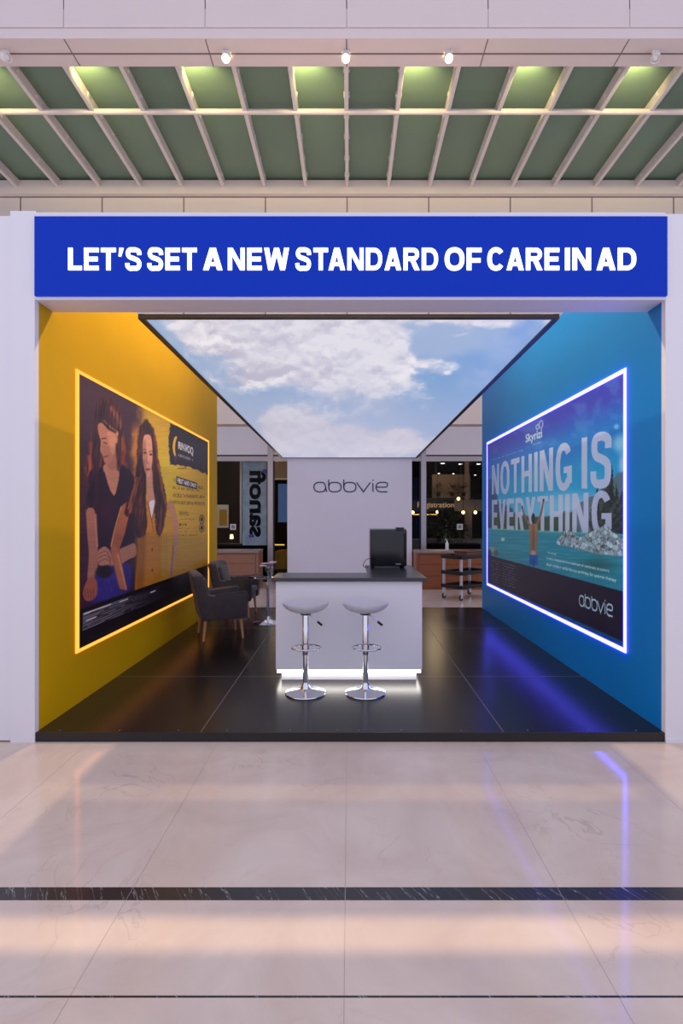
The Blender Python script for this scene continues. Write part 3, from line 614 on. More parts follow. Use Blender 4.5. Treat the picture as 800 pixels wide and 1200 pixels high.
hs = fbm(x*.75+y*.06, y*.07, 61, 3); p.c = p.c*(1+hair_a[..., None]*((hs-.5)*1.7)[..., None]*np.array((1.0, .85, .8)))
p.c = 255*np.clip(p.c/255, 0, 1)**1.12*1.27
pp = p.build('poster_print', M['poster'], pl); pp.matrix_parent_inverse = Matrix.Translation(-pl.location)

# -------- right poster
y0, y1 = HR*F/(734-CX), HR*F/(571-CX); z1 = (Z(434, y0)+Z(517, y1))/2; z0 = (Z(765.5, y0)+Z(685.6, y1))/2
po = poster_box('wall_poster', 'violet edge-lit lake poster with large pale capitals on the blue wall', 1, y0, y1, z0, z1, 'ledblue', w=.04, wv=.03)
po.name = 'lake_poster'
g = wall_grid(1, y0+.03, y1-.03, z0+.04, z1-.04, 420, 470, .009)
p = Print(g, 420, 470); x, y = p.x, p.y
n = fbm(x*.05, y*.05, 31, 5); nf = fbm(x*.25, y*.25, 33, 4); nw = fbm(x*.04, y*.5, 35, 4)
t_ = (y-(517-(x-571)*.51))/(686-517+(x-571)*1.0)        # 0 top edge, 1 foot
p.c = np.array((70, 64, 168.))*np.ones(p.c.shape)
p.blend(sstep(.04, .2, t_), (34, 112, 186)); p.blend(sstep(.18, .36, t_), (28, 146, 196)); p.blend(sstep(.34, .62, t_), (142, 186, 214)); p.blend(.25*sstep(.45, .7, n), (120, 170, 214))
p.ell(727, 520, 8, 10, (190, 206, 228), .7, .7); p.ell(722, 500, 3, 3, (170, 200, 226), .6, .6); p.ell(731, 545, 6, 14, (196, 190, 226), .6, .8); p.ell(664, 590, 40, 12, (176, 192, 220), .8, .5)
# far hills and forest
p.poly([(571, 575), (575, 560), (580, 575), (586, 590), (600, 596), (600, 624), (571, 622)], (52, 84, 116), 1.4, wob=3)
p.poly([(571, 606), (590, 600), (610, 604), (640, 606), (664, 600), (690, 596), (690, 628), (571, 622)], (54, 78, 60), 2, wob=6)
p.poly([(675, 596), (688, 584), (700, 580), (712, 566), (734, 556), (734, 640), (690, 630), (676, 620)], (96, 108, 118), 1.6, wob=5)
p.poly([(690, 612), (697, 590), (706, 578), (714, 566), (722, 585), (734, 578), (734, 640), (700, 632)], (50, 56, 54), 1.2, wob=6)
for cx_, top, wd in ((699.5, 568, 4), (716.5, 549, 6), (722, 570, 5), (706, 584, 4), (730, 590, 5)):
    for k in range(6):
        yy = top+k*8; p.poly([(cx_, yy-3), (cx_+wd*(.35+.13*k), yy+9), (cx_-wd*(.35+.13*k), yy+9)], (38, 44, 46), .7, smooth=False, wob=3, seed=k)
p.blend(sstep(.52, .6, nf)*.35*((y > 585) & (x > 690)), (120, 122, 112))
# capitals printed across the sky
lav = (206, 184, 214)
p.tris(p.quad(heavy_text('NOTHING IS', 17, .68, 10), [(576, 579.5), (716.4, 570.5), (576, 545.5), (716.4, 503)]), lav, .92)
p.tris(p.quad(heavy_text('EVERYTHING', 17, .68, 10), [(576, 621), (716.4, 627.5), (576, 586), (716.4, 575)]), lav, .9)
# water
shore = 619.5+(x-571)*.045
w_ = sstep(-.8, .8, y-shore-np.where(x > 648, 12*sstep(648, 672, x), 0)*0)
p.blend(w_, (48, 140, 158)); p.blend(w_*sstep(.4, .7, nw)*.5, (84, 172, 184)); p.blend(w_*sstep(640, 700, y)*.35, (30, 112, 124)); p.blend(np.exp(-((y-shore)/1.2)**2)*.6, (150, 190, 170))
p.blend(w_*np.exp(-(((x-700)/22)**2+((y-662)/9)**2))*.6, (50, 84, 74))
# pale rocks with dark cracks
rock = p.dist(smooth_path([(652, 637), (656, 628), (664, 620.5), (672, 626), (682, 629), (690, 624), (698, 621), (709, 616), (716, 622), (722, 626), (734, 637), (734, 651), (704, 649.5), (682, 645), (664, 640)], 4, True))+(nf-.5)*3
a = 1-sstep(-.6, .6, rock)
cells = np.random.RandomState(3).rand(150, 2)*np.array((84, 36))+np.array((651, 615)); d1 = np.full(x.shape, 1e9); d2 = d1.copy(); idx = np.zeros(x.shape)
for k, (cx_, cy_) in enumerate(cells):
    d = np.hypot((x-cx_)*1.0, (y-cy_)*.75); nn_ = d < d1; d2 = np.where(nn_, d1, np.minimum(d2, d)); idx = np.where(nn_, k, idx); d1 = np.minimum(d1, d)
tone = .72+.3*((idx*37 % 11)/11); edge = sstep(-.1, .5, d2-d1+(nf-.5)*1.6)
p.blend(a, (92, 84, 88)); rc = np.array((226, 220, 226.))*(tone*(.8+.4*nf))[..., None]; ae = a*edge*.92; p.c = p.c*(1-ae[..., None])+rc*ae[..., None]
# bather seen from behind, arms raised
p.line([(621.5, 617), (616, 608), (612, 596)], 3, (150, 92, 70), .5, w1=1.7); p.line([(628, 616.5), (633, 604), (636.4, 588)], 3.2, (150, 92, 70), .5, w1=1.8)
p.ell(611.6, 594.5, 1, 2, (90, 54, 48), .3); p.ell(636.6, 586.4, 1.1, 2, (70, 44, 42), .3)
p.poly([(620, 616), (624.5, 614), (629.5, 615.5), (629.5, 630), (628.6, 642), (629.4, 650), (620.4, 650), (621, 640), (620, 628)], (172, 112, 82), .5)
p.poly([(623.6, 618), (625.4, 618), (625.6, 646), (623.8, 646)], (120, 74, 60), .8, .6); p.ell(624.5, 648, 3, 3, (212, 184, 176), .6, .8)
p.ell(624.6, 607.5, 2.1, 6, (36, 28, 32), .2)
p.poly([(620.2, 650), (629.6, 650.5), (630, 662), (620, 662)], (22, 92, 168), .5, smooth=False); p.line([(624.8, 656), (625.2, 664)], 1, (40, 40, 60), .5)
p.ell(589, 632, 2.2, 2.2, (196, 214, 220), .4); p.ell(576, 644, 3, 3.4, (196, 160, 120), .4); p.ell(581, 648, 2.4, 3, (120, 92, 80), .4); p.ell(573.5, 648, 2, 4, (60, 60, 66), .4)
# small print, dark band, lettering
p.text('For adults with moderate to severe disease who are candidates for therapy', [(576, 540.2), (612.5, 528.6), (576, 538.2), (612.5, 526.2)], (150, 160, 214))
p.text('Indication', [(640, 648.2), (651.5, 650.8), (640, 645.4), (651.5, 647.7)], (196, 214, 224))
p.text('Skyrizi is indicated for the treatment of moderate to severe', [(640, 656.2), (713.5, 672), (640, 652.4), (713.5, 667)], (206, 218, 230), .02)
p.text('plaque psoriasis in adults who are candidates for systemic therapy', [(640, 663.4), (722, 683.5), (640, 659.2), (722, 677.6)], (206, 218, 230), .02)
bt = 650.2+(x-571)*(693.8-650.2)/161; bb = 681.4+(x-571)*(753-681.4)/161
p.blend(sstep(-.5, .5, y-bb), (8, 78, 132)); p.blend(sstep(-.5, .5, y-bb)*sstep(.5, .7, nw)*.4, (40, 140, 160))
p.blend(sstep(-.5, .5, y-bt)*(1-sstep(-.5, .5, y-bb)), (42, 28, 48))
for c0, c1 in ((575, 586.5), (588.5, 605)):
    for k in range(9):
        l_ = c1-(k*7 % 5)*.8; yy = 655+(c0-575)*.27+k*3.1
        p.text('see full prescribing information before use', [(c0, yy+1.4), (l_, yy+1.4+(l_-c0)*.33), (c0, yy), (l_, yy+(l_-c0)*.31)], (140, 130, 146))
Tq = logo_tris(13); q = [(678.3, 709.6), (717.6, 723.6), (678.3, 693.3), (717.6, 705)]
p.tris(p.quad(Tq, q), (206, 200, 216))
p.text('Skyrizi', [(615.6, 521.6), (634.8, 516), (615.6, 509.5), (634.8, 501.5)], (206, 200, 232), .015)
p.text('risankizumab', [(624.5, 522), (634.8, 518.8), (624.5, 519.6), (634.8, 516.2)], (160, 160, 220))
for pth in ([(629, 503.5), (627.8, 500), (630, 497.6), (631.6, 500.8), (629, 503.5)], [(631.8, 500.6), (631.4, 496.4), (633.6, 493), (635.6, 494.4), (635.4, 499.4), (633, 502)]): p.line(pth, .8, (206, 200, 232), .4)
p.c = p.c*np.array((.98, 1.2, 1.22))
p.c = 255*np.clip(p.c/255, 0, 1)**1.06
pp = p.build('poster_print', M['poster'], po, flip=True); pp.matrix_parent_inverse = Matrix.Translation(-po.location)

# ------------------------------------------------------------------ counter
ct = thing('reception_counter', 'white L-shaped reception counter with dark top and glowing plinth', 'counter', (0, 0, 0))
YC = (ZC-ZP)*F/(797.5-HZ)         # plinth front
yF = YC-.03; k = yF/F
xa, xb = X(323, yF), X(494.5, yF)
zu = Z(681, yF); zt = Z(677.2, yF-.04); yr = .4+yF; yR = 6.42; xi = .20
L_ = lambda a, b, c, d, e, f_: [(a, b), (c, b), (c, f_), (e, f_), (e, d), (a, d)]
bm = bmesh.new(); prism(bm, L_(xa, yF, xb, yr, xi+.04, yR), 'z', Z(785, yF), zu, bev=.003, seg=1); obj('body', bm, 'white', ct, smooth=0)
bm = bmesh.new(); prism(bm, L_(X(318, yF-.04), yF-.045, X(500, yF-.04), yr+.03, xi, yR+.02), 'z', zu, zt, bev=.004); obj('worktop', bm, 'worktop', ct, smooth=0)
bm = bmesh.new(); prism(bm, L_(xa+.05, YC+.03, xb-.05, yr-.04, xi+.08, yR-.04), 'z', ZP, Z(785, yF)); obj('plinth', bm, 'white', ct, smooth=0)
bm = bmesh.new(); zl = Z(785, yF)
box(bm, xa+.012, xb-.012, YC-.014, YC+.02, zl-.034, zl-.001); box(bm, xa+.012, xa+.045, YC+.02, yr-.04, zl-.034, zl-.001); box(bm, xb-.045, xb-.012, YC+.02, yR-.05, zl-.034, zl-.001)
obj('light_strip', bm, 'ledwhite', ct, smooth=0)

# mini fridge on the counter
yfr = 5.98; fx0, fx1 = X(434, yfr), X(476.5, yfr); fz = zt; fh = Z(620, yfr)-fz
fr = thing('mini_fridge', 'black countertop mini fridge standing on the dark counter top', 'fridge', ((fx0+fx1)/2, yfr+.2, fz)); hw = (fx1-fx0)/2
obj('cabinet', mkbox(-hw, hw, -.15, .19, .02, fh-.012, bev=.006), 'fridge', fr); obj('top_cover', mkbox(-hw, hw, -.15, .19, fh-.012, fh, bev=.004), 'fridgetop', fr)
dr = obj('door', mkbox(-hw, hw, -.2, -.157, .03, fh-.016, bev=.008), 'fridge', fr)
hd = obj('handle', mkbox(hw-.028, hw-.008, -.215, -.2, .10, fh-.05, bev=.004), 'blackplastic', dr)
obj('hinge', mkbox(hw-.125, hw-.03, -.195, -.11, fh, fh+.018, bev=.004), 'blackplastic', fr)
obj('badge', mkbox(hw-.13, hw-.07, -.2035, -.2, .045, .06), 'fridgetop', dr, smooth=0)
for sx in (-1, 1):
    for sy in (-.13, .15): obj('foot', lathe(bmesh.new(), [(.016, 0), (.016, .03)], (sx*(hw-.035), sy, 0), 12), 'blackplastic', fr)
bm = bmesh.new(); tube(bm, smooth_path([(-hw, .12, .09), (-hw-.035, .08, .085), (-hw-.07, 0, .05), (-hw-.075, -.06, .008), (-hw-.02, -.1, .006)], 6), .004, 8); obj('power_cable', bm, 'cable', fr)

# ------------------------------------------------------------------ bar stools
def stool(label, loc):
    t = thing('bar_stool', label, 'bar stool', loc, group='grey chrome-legged stools at the counter')
    zb_ = lambda py: Z(py, 4.77)-ZP
    # seat shell: dished top rising at both ends
    bm = bmesh.new(); nU, nV = 28, 14
    def seatp(a, rr, low):
        ca, sa = math.cos(a), math.sin(a); xx = .216*rr*ca; yy = .185*rr*sa
        rim = .824
        rim = .824+.007*abs(ca)**2*rr**2+.008*max(0, sa)**2*rr**2
        dish = -.042*(1-rr**2)
        if not low: return Vector((xx, yy, rim+dish+.012))
        return Vector((xx*.985, yy*.985, rim-.006-.074*(1-rr**2.6)**.7))
    for low in (0, 1):
        cen = bm.verts.new(seatp(0, 0, low)); prev = None
        for j in range(1, 11):
            ring = [bm.verts.new(seatp(2*PI*i/48, j/10, low)) for i in range(48)]
            for i in range(48):
                if prev is None: bm.faces.new((cen, ring[i], ring[(i+1) % 48]))
                else: bm.faces.new((prev[i], ring[i], ring[(i+1) % 48], prev[(i+1) % 48]))
            prev = ring
        if low == 0: top = prev
        else:
            for i in range(48): bm.faces.new((top[i], top[(i+1) % 48], prev[(i+1) % 48], prev[i]))
    obj('seat', bm, 'stoolseat', t, smooth=50)
    obj('seat_plate', lathe(bmesh.new(), [(.05, .732), (.05, .752)], n=24), 'blackplastic', t)
    base = lathe(bmesh.new(), [(.188, 0), (.19, .006), (.186, .012), (.15, .02), (.09, .03), (.055, .042), (.04, .06), (.033, .085), (.031, .1)], n=56); obj('base', base, 'chrome', t)
    obj('shaft', lathe(bmesh.new(), [(.0245, .06), (.0245, .40)], n=28), 'chrome', t)
    obj('gas_cover', lathe(bmesh.new(), [(.029, .36), (.030, .365), (.030, .726), (.027, .732)], n=28), 'chrome', t)
    bm = bmesh.new(); ring = [(.012+.135*math.cos(a), -.035+.115*math.sin(a), .432) for a in [2*PI*i/40 for i in range(40)]]; tube(bm, ring, .008, 10, closed=True)
    lathe(bm, [(.036, .41), (.036, .45)], n=24)
    obj('footrest', bm, 'chrome', t)
    lv = obj('lever', tube(bmesh.new(), [(.04, -.02, .73), (.09, -.03, .70), (.125, -.035, .668)], .005, 8), 'chrome', t)
    obj('lever_grip', tube(bmesh.new(), [(.112, -.033, .672), (.135, -.036, .653), (.155, -.039, .638)], .011, 10), 'blackplastic', lv)
    return t
s1 = stool('grey scoop-seated chrome bar stool, left of the pair at the counter', (X(358, 4.77), 4.77, ZP))
dup(s1, (X(428, 4.77), 4.77, ZP), 0, 'grey scoop-seated chrome bar stool, right of the pair at the counter')

# ------------------------------------------------------------------ armchairs
def armchair(label, loc, rz):
    t = thing('armchair', label, 'armchair', loc, rz, group='dark grey velvet armchairs by the yellow wall')
    W = .33
    obj('seat_base', mkbox(-.25, .285, -W+.085, W-.085, .28, .385, bev=.012), 'velvet', t)
    obj('seat_cushion', mkbox(-.17, .31, -W+.092, W-.092, .375, .475, bev=.03, seg=3), 'velvet', t)
    for s in (-1, 1):
        a, b = sorted((s*W, s*(W-.085)))
        bm = bmesh.new(); prism(bm, [(-.27, .275), (.31, .275), (.325, .61), (.30, .635), (-.12, .60), (-.2, .62), (-.33, .60)], 'y', a, b, bev=.016, seg=3)
        ar = obj('arm', bm, 'velvet', t)
        yy = s*(W-.004); obj('piping', tube(bmesh.new(), [(.318, yy, .29), (.333, yy, .605), (.306, yy, .642), (-.1, yy, .606)], .006, 8), 'piping', ar)
    bm = bmesh.new()
    # back: leaning, slightly wrapped at both sides, rounded top corners
    t2 = bmesh.new(); nY, nZ = 13, 8; fr_, bk_ = [], []
    for j in range(nZ):
        z = .28+.63*j/(nZ-1); h = (z-.28)/.63
        rowf, rowb = [], []
        for i in range(nY):
            q = -1+2*i/(nY-1); wv = (W+.006+.0*h)*(1-.06*h*h); lean = -.14*h
            wrap = .05*abs(q)**3*(1-.35*h)
            zz = z-(.035*abs(q)**4)*(h**3)
            rowf.append(t2.verts.new((-.145+lean+wrap, q*wv, zz))); rowb.append(t2.verts.new((-.275+lean*.9+.01*abs(q)**3, q*wv, zz-.005*h)))
        fr_.append(rowf); bk_.append(rowb)
    for j in range(nZ-1):
        for i in range(nY-1):
            t2.faces.new((fr_[j][i], fr_[j][i+1], fr_[j+1][i+1], fr_[j+1][i])); t2.faces.new((bk_[j][i], bk_[j+1][i], bk_[j+1][i+1], bk_[j][i+1]))
        t2.faces.new((fr_[j][0], fr_[j+1][0], bk_[j+1][0], bk_[j][0])); t2.faces.new((fr_[j][-1], bk_[j][-1], bk_[j+1][-1], fr_[j+1][-1]))
    for i in range(nY-1):
        t2.faces.new((fr_[-1][i], fr_[-1][i+1], bk_[-1][i+1], bk_[-1][i])); t2.faces.new((fr_[0][i], bk_[0][i], bk_[0][i+1], fr_[0][i+1]))
    bmesh.ops.recalc_face_normals(t2, faces=t2.faces[:])
    sharp = [e for e in t2.edges if e.calc_face_angle(0) > .9]; bmesh.ops.bevel(t2, geom=sharp, offset=.02, segments=3, affect='EDGES', profile=.5)
    merge(bm, t2)
    bk = obj('backrest', bm, 'velvet', t, smooth=45)
    for r_, zz in enumerate((.60, .70, .80)):
        for q in ((-.14, 0, .14) if r_ % 2 == 0 else (-.07, .07)):
            h = (zz-.28)/.63; obj('button', ball(bmesh.new(), Vector((-.145-.14*h+.002, q, zz)), .013, .6, 1, 1), 'piping', bk)
    cu = obj('back_cushion', mkbox(0, .085, -W+.105, W-.105, 0, .36, bev=.035, seg=3), 'velvet', t)
    cu.location = (-.195, 0, .46); cu.rotation_euler = (0, -.26, 0)
    for lx, ly, sx in ((.245, -.27, 1), (.245, .27, 1), (-.215, -.27, -1), (-.215, .27, -1)):
        sy = 1 if ly > 0 else -1
        obj('leg', tube(bmesh.new(), [(lx+sx*.03, ly+sy*.008, 0), (lx, ly, .285)], .0145, 14, r1=.025), 'beech', t)
    return t
a1 = armchair('dark grey velvet armchair nearest the camera, pale tapered legs, side turned to us', (-1.80, 7.09, ZP), .40)
dup(a1, (-1.895, 8.60, ZP), -.03, 'dark grey velvet armchair behind the first, beside the small glass table')

# glass side table with flowers
tx, ty = X(314, 7.95), 7.95
tb = thing('side_table', 'small round glass-topped table on a chrome pedestal beside the armchairs', 'side table', (tx, ty, ZP))
obj('glass_top', lathe(bmesh.new(), [(.30, .698), (.306, .702), (.306, .708), (.30, .711)], n=56), 'tabletop', tb)
obj('pedestal', lathe(bmesh.new(), [(.05, .69), (.05, .697)], n=24), 'chrome', tb); obj('pole', lathe(bmesh.new(), [(.021, .05), (.021, .69)], n=24), 'chrome', tb)
obj('base', lathe(bmesh.new(), [(.225, 0), (.227, .006), (.2, .012), (.1, .026), (.05, .05), (.032, .085), (.022, .1)], n=56), 'chrome', tb)
fv = thing('flower_vase', 'posy of pink and white blooms in a small glass on the side table', 'flowers', (tx+.01, ty-.03, ZP+.7112))
obj('vase', lathe(bmesh.new(), [(.03, 0), (.034, .01), (.038, .07), (.036, .07), (.031, .012), (.0, .01)], n=28, cap=False), 'vaseglass', fv)
rnd = random.Random(5)
for i in range(13):
    a = 2.4*i; r_ = .03+.06*(i/13)**.5; c_ = Vector((r_*math.cos(a)*1.25, r_*math.sin(a), .13+.10*rnd.random()-.25*max(0, r_-.07)))
    st = obj('flower', tube(bmesh.new(), [(.01*math.cos(a), .01*math.sin(a), .014), c_*.6+Vector((0, 0, .03)), c_], .0025, 6), 'stem', fv)
    bm = bmesh.new()
    for k_ in range(6):
        b_ = k_*PI/3+i; ball(bm, c_+Vector((.019*math.cos(b_), .019*math.sin(b_), .004)), .02, 1, 1, .7, 1)
    ball(bm, c_+Vector((0, 0, .008)), .01, sub=1); obj('bloom', bm, 'pink' if i % 3 else 'petal', st)

# ------------------------------------------------------------------ rear desks, cart
def desk(name, label, x0, x1, y0, y1, h, wood, end):
    t = thing(name, label, 'desk', ((x0+x1)/2, (y0+y1)/2, 0)); cx, cy = (x0+x1)/2, (y0+y1)/2
    obj('carcass', mkbox(x0+.03-cx, x1-.03-cx, y0+.02-cy, y1-cy, 0, h-.06), wood, t, smooth=0)
    bm = bmesh.new(); w = (x1-x0-.16)
    zc = [.06, h*.36, h*.66, h-.085]
    for a, b in zip(zc, zc[1:]): box(bm, x0+.08-cx, x1-.08-cx, y0+.002-cy, y0+.02-cy, a, b-.012, bev=.002, seg=1)
    obj('front_panel', bm, wood, t, smooth=0)
    obj('desk_top', mkbox(x0-cx, x1-cx, y0-.03-cy, y1-cy, h-.06, h, bev=.006), 'desktop', t)
    for xx in (x0, x1-.07): obj('end_post', mkbox(xx+.0-cx+.005, xx+.065-cx, y0-.002-cy, y1-.01-cy, 0, h-.061), wood, t, smooth=0)
    return t
YD = 12.06
desk('wooden_desk', 'walnut reception desk behind the armchairs at the left glass wall', -4.4, X(303, YD), YD, YD+.62, Z(645, YD), 'woodL', 1)
desk('cherry_desk', 'reddish cherry-wood reception desk behind the black service cart', X(487, YD), 4.4, YD, YD+.62, Z(645.5, YD), 'woodR', -1)
yb_ = YD+.2; bt_ = thing('bottle', 'small white pump bottle standing on the cherry-wood desk', 'bottle', (X(523.5, yb_), yb_, Z(645.5, YD)))
obj('body', lathe(bmesh.new(), [(.038, 0), (.04, .01), (.04, .15), (.03, .18), (.018, .19), (.018, .21)], n=24), 'bottle', bt_)
obj('pump', tube(lathe(bmesh.new(), [(.02, .205), (.02, .225), (.008, .23), (.008, .26)], n=16), [(0, 0, .262), (-.05, 0, .262)], .008, 8), 'card', bt_)

kx, ky = 2.465, 10.86
ca = thing('service_cart', 'black three-shelf service cart with aluminium posts beside the blue wall', 'cart', (kx, ky, 0), .66)
wl, wd = .46, .275
for zz in (.235, .52, .845):
    bm = mkbox(-wl, wl, -wd, wd, zz, zz+.03, bev=.008)
    for a in (-wd, wd-.02): box(bm, -wl, wl, a, a+.02, zz+.022, zz+.075, bev=.004)
    for a in (-wl, wl-.02): box(bm, a, a+.02, -wd, wd, zz+.022, zz+.075, bev=.004)
    obj('shelf', bm, 'blackplastic', ca)
for sx in (-1, 1):
    for sy in (-1, 1):
        obj('post', lathe(bmesh.new(), [(.031, .17), (.031, .86)], (sx*(wl-.045), sy*(wd-.045), 0), 20), 'alu', ca)
        t2 = bmesh.new(); lathe(t2, [(.02, -.014), (.056, -.014), (.06, -.008), (.06, .008), (.056, .014), (.02, .014)], n=24)
        w_m = bmesh.new(); merge(w_m, t2, Matrix.Translation((sx*(wl-.045), sy*(wd-.045), .06)) @ Matrix.Rotation(PI/2, 4, 'X'))
        wh = obj('caster_wheel', w_m, 'tyre', ca)
        bm = bmesh.new(); x_, y_ = sx*(wl-.045), sy*(wd-.045); box(bm, x_-.03, x_+.03, y_-.024, y_-.018, .05, .14); box(bm, x_-.03, x_+.03, y_+.018, y_+.024, .05, .14); box(bm, x_-.03, x_+.03, y_-.024, y_+.024, .135, .18); obj('caster_fork', bm, 'alu', wh)
bm = bmesh.new(); tube(bm, smooth_path([(wl, -wd+.04, .89), (wl+.07, -wd+.05, .945), (wl+.08, 0, .955), (wl+.07, wd-.05, .945), (wl, wd-.04, .89)], 5), .014, 10); obj('push_handle', bm, 'blackplastic', ca)
bx = thing('storage_box', 'brown lidded storage box lying on top of the black service cart', 'box', (kx+.08, ky+.06, .8755), .66)
obj('body', mkbox(-.27, .3, -.17, .17, 0, .09, bev=.012), 'brownbox', bx); obj('lid', mkbox(-.28, .31, -.18, .18, .09, .125, bev=.014, seg=3), 'brownbox', bx)

# ------------------------------------------------------------------ rear wall of the mall, canopy, beam
YW = 10.5; KU = YW/13.4; HB = Z(497, YW); ZR = Z(220, YW)
o = obj('wall_back', mkbox(-11, 11, YW, YW+.3, HB, ZR+2), 'rearwall', smooth=0); tag(o, 'pale bulkhead wall behind and above the booth', 'wall', kind='structure')
bm = bmesh.new()
for k_ in range(-9, 10):
    x_ = X(406.5+95.6*k_, YW); box(bm, x_-.012, x_+.012, YW-.004, YW, HB, Z(231, YW))
box(bm, -11, 11, YW-.004, YW, Z(231.8, YW), Z(230.6, YW));
o = obj('trim_40', bm, 'seamdark', smooth=0); tag(o, 'dark joints between the pale wall panels above the booth', 'wall joint', kind='structure')
o = obj('trim_41', mkbox(-11, 11, YW-.1, YW-.004, Z(230.4, YW), Z(220.5, YW)+.1), 'rearwall', smooth=0); tag(o, 'pale ledge along the wall at the foot of the glass canopy', 'ledge', kind='structure')
# canopy
cn = thing('ceiling', 'green frosted glass canopy on white steel rafters', 'canopy', (0, 0, 0), kind='structure')
YA = 9.2*KU; S = 48.0*YW/F; ZG = ZR+.14
for k_ in range(-12, 13):
    x_ = X(406.5, YW)+S*k_
    obj('glass_pane', mkbox(x_+.02, x_+S-.02, YA, YW+.2, ZG, ZG+.02), 'canopyglass', cn, smooth=0)
    bm = mkbox(x_-.034, x_+.034, YA, YW-.02, ZR-.05, ZR+.13, bev=.008, seg=1)
    ra = obj('rafter', bm, 'rafter', cn, smooth=0)
    bm = bmesh.new()
    for yy in [v*KU for v in (9.95, 10.55, 11.1, 11.7, 12.4, 13.0)]: box(bm, x_-.05, x_+.05, yy-.035, yy+.035, ZR+.03, ZR+.10, bev=.01, seg=1)
    obj('clamp', bm, 'rafter', ra, smooth=0)
bm = bmesh.new(); tube(bm, [(-11, 10.84*KU, ZR-.03), (11, 10.84*KU, ZR-.03)], .043, 14); obj('purlin', bm, 'rafter', cn)
# front beam with spotlight track
ZS = ZC+(10.13-ZC)*KU; y0b, y1b = (ZS-ZC)*F/(HZ-46), (ZS-ZC)*F/(HZ-78)
bm = mkbox(-11, 11, y0b, y1b, ZS, ZS+.42); box(bm, -11, 11, y0b-.012, y0b, Z(46, y0b), Z(34.6, y0b))
for k_ in range(-5, 6):
    a = X(406+165.5*k_, y0b); b = X(406+165.5*(k_+1), y0b); box(bm, a+.008, b-.008, y0b-.012, y0b, Z(33, y0b), ZS+1.8)
o = obj('trim_50', bm, 'plaster', smooth=0); tag(o, 'pale panelled ceiling beam in front of the glass canopy', 'beam', kind='structure')
o = obj('trim_51', mkbox(-11, 11, y0b, y0b+.02, ZS+.42, ZS+1.8), 'seamdark', smooth=0); tag(o, 'dark backing behind the beam panels', 'beam', kind='structure')
yt = (ZS-ZC)*F/(HZ-63)
bm = mkbox(-11, 11, yt-.012, yt+.012, ZS-.004, ZS+.01)
for k_ in range(-5, 6):
    a = X(406+165.5*k_, y0b); box(bm, a-.008, a+.008, y0b, y1b, ZS-.003, ZS+.01)
o = obj('trim_52', bm, 'seamdark', smooth=0); tag(o, 'dark spotlight track and joints under the ceiling beam', 'track', kind='structure')
ysp = (ZS-ZC)*F/(HZ-68)-.12
def spot(px, label, lit, aim=(0, -.55, -1)):
    c_ = Vector((X(px, ysp), ysp, ZS-.005)); t = thing('spotlight', label, 'spotlight', c_, group='spotlights under the ceiling beam')
    obj('mount', mkbox(-.05, .05, -.02, .02, -.03, 0, bev=.004), 'card', t)
    a = Vector(aim).normalized(); q = a.to_track_quat('Z', 'Y').to_matrix().to_4x4()
    hb = bmesh.new(); b2 = lathe(bmesh.new(), [(.045, -.07), (.055, -.05), (.06, .06), (.052, .06), (.05, .03)], n=24, cap=False); merge(hb, b2, Matrix.Translation((0, 0, -.085)) @ q)
    h_ = obj('housing', hb, 'card', t)
    hb = bmesh.new(); b2 = lathe(bmesh.new(), [(.049, .03), (.03, .05), (.001, .056)], n=24); merge(hb, b2, Matrix.Translation((0, 0, -.085)) @ q)
    obj('bulb', hb, 'bulb' if lit else 'card', h_)
    return t
for px, lab in ((265, 'lit warm spotlight under the beam, leftmost of the three glowing'), (405, 'lit warm spotlight under the beam, middle of the three glowing'), (525.5, 'lit warm spotlight under the beam, right of the three glowing')): spot(px, lab, True)
spot(768, 'unlit white spotlight under the beam above the right end of the booth', False, (-.4, -.5, -1)); spot(6, 'unlit white spotlight under the beam at the left edge of the photo', False, (.8, -.3, -.5))

# ------------------------------------------------------------------ glass wall and the room behind it
YGl = 13.52; zt0, zt1 = Z(540.5, YGl), Z(535, YGl)
o = obj('wall_spandrel', mkbox(-11, 11, YGl, YGl+.06, zt1, 5.2), 'spandrel', smooth=0); o.name = 'trim_60'; tag(o, 'grey spandrel panels over the glass wall', 'spandrel', kind='structure')
o = obj('trim_61', mkbox(-11, 11, YGl-.05, YGl+.08, zt0, zt1), 'alu', smooth=0); tag(o, 'aluminium transom over the glass wall', 'transom', kind='structure')
o = obj('trim_62', mkbox(-11, 11, YGl-.004, YGl, zt1+.001, zt1+.045), 'darkframe', smooth=0); tag(o, 'dark gap over the aluminium transom', 'transom', kind='structure')
mull = [(-7.2, -7.05), (X(313.5, YGl-.1), X(319.6, YGl-.1)), (X(493.4, YGl-.1), X(499.2, YGl-.1)), (7.0, 7.15)]
for i, (a, b) in enumerate(mull):
    o = obj('trim_%d' % (63+i), mkbox(a, b, YGl-.1, YGl+.12, 0, 5.2), 'alu', smooth=0)
    tag(o, 'vertical aluminium mullion of the glass wall', 'mullion', group='mullions of the rear glass wall', kind='structure')
for i in range(3):
    w_ = thing('window_%d' % (i+1), ('clear shopfront glass behind the left desk', 'clear shopfront glass behind the white display wall', 'clear shopfront glass behind the service cart')[i], 'window', (0, 0, 0), kind='structure')
    a, b = mull[i][1], mull[i+1][0]
    obj('pane', mkbox(a+.03, b-.03, YGl+.02, YGl+.03, .05, zt0), 'pane', w_, smooth=0)
    bm = mkbox(a, a+.03, YGl, YGl+.05, 0, zt0); box(bm, b-.03, b, YGl, YGl+.05, 0, zt0); box(bm, a+.03, b-.03, YGl, YGl+.05, 0, .05); obj('frame', bm, 'darkframe', w_, smooth=0)
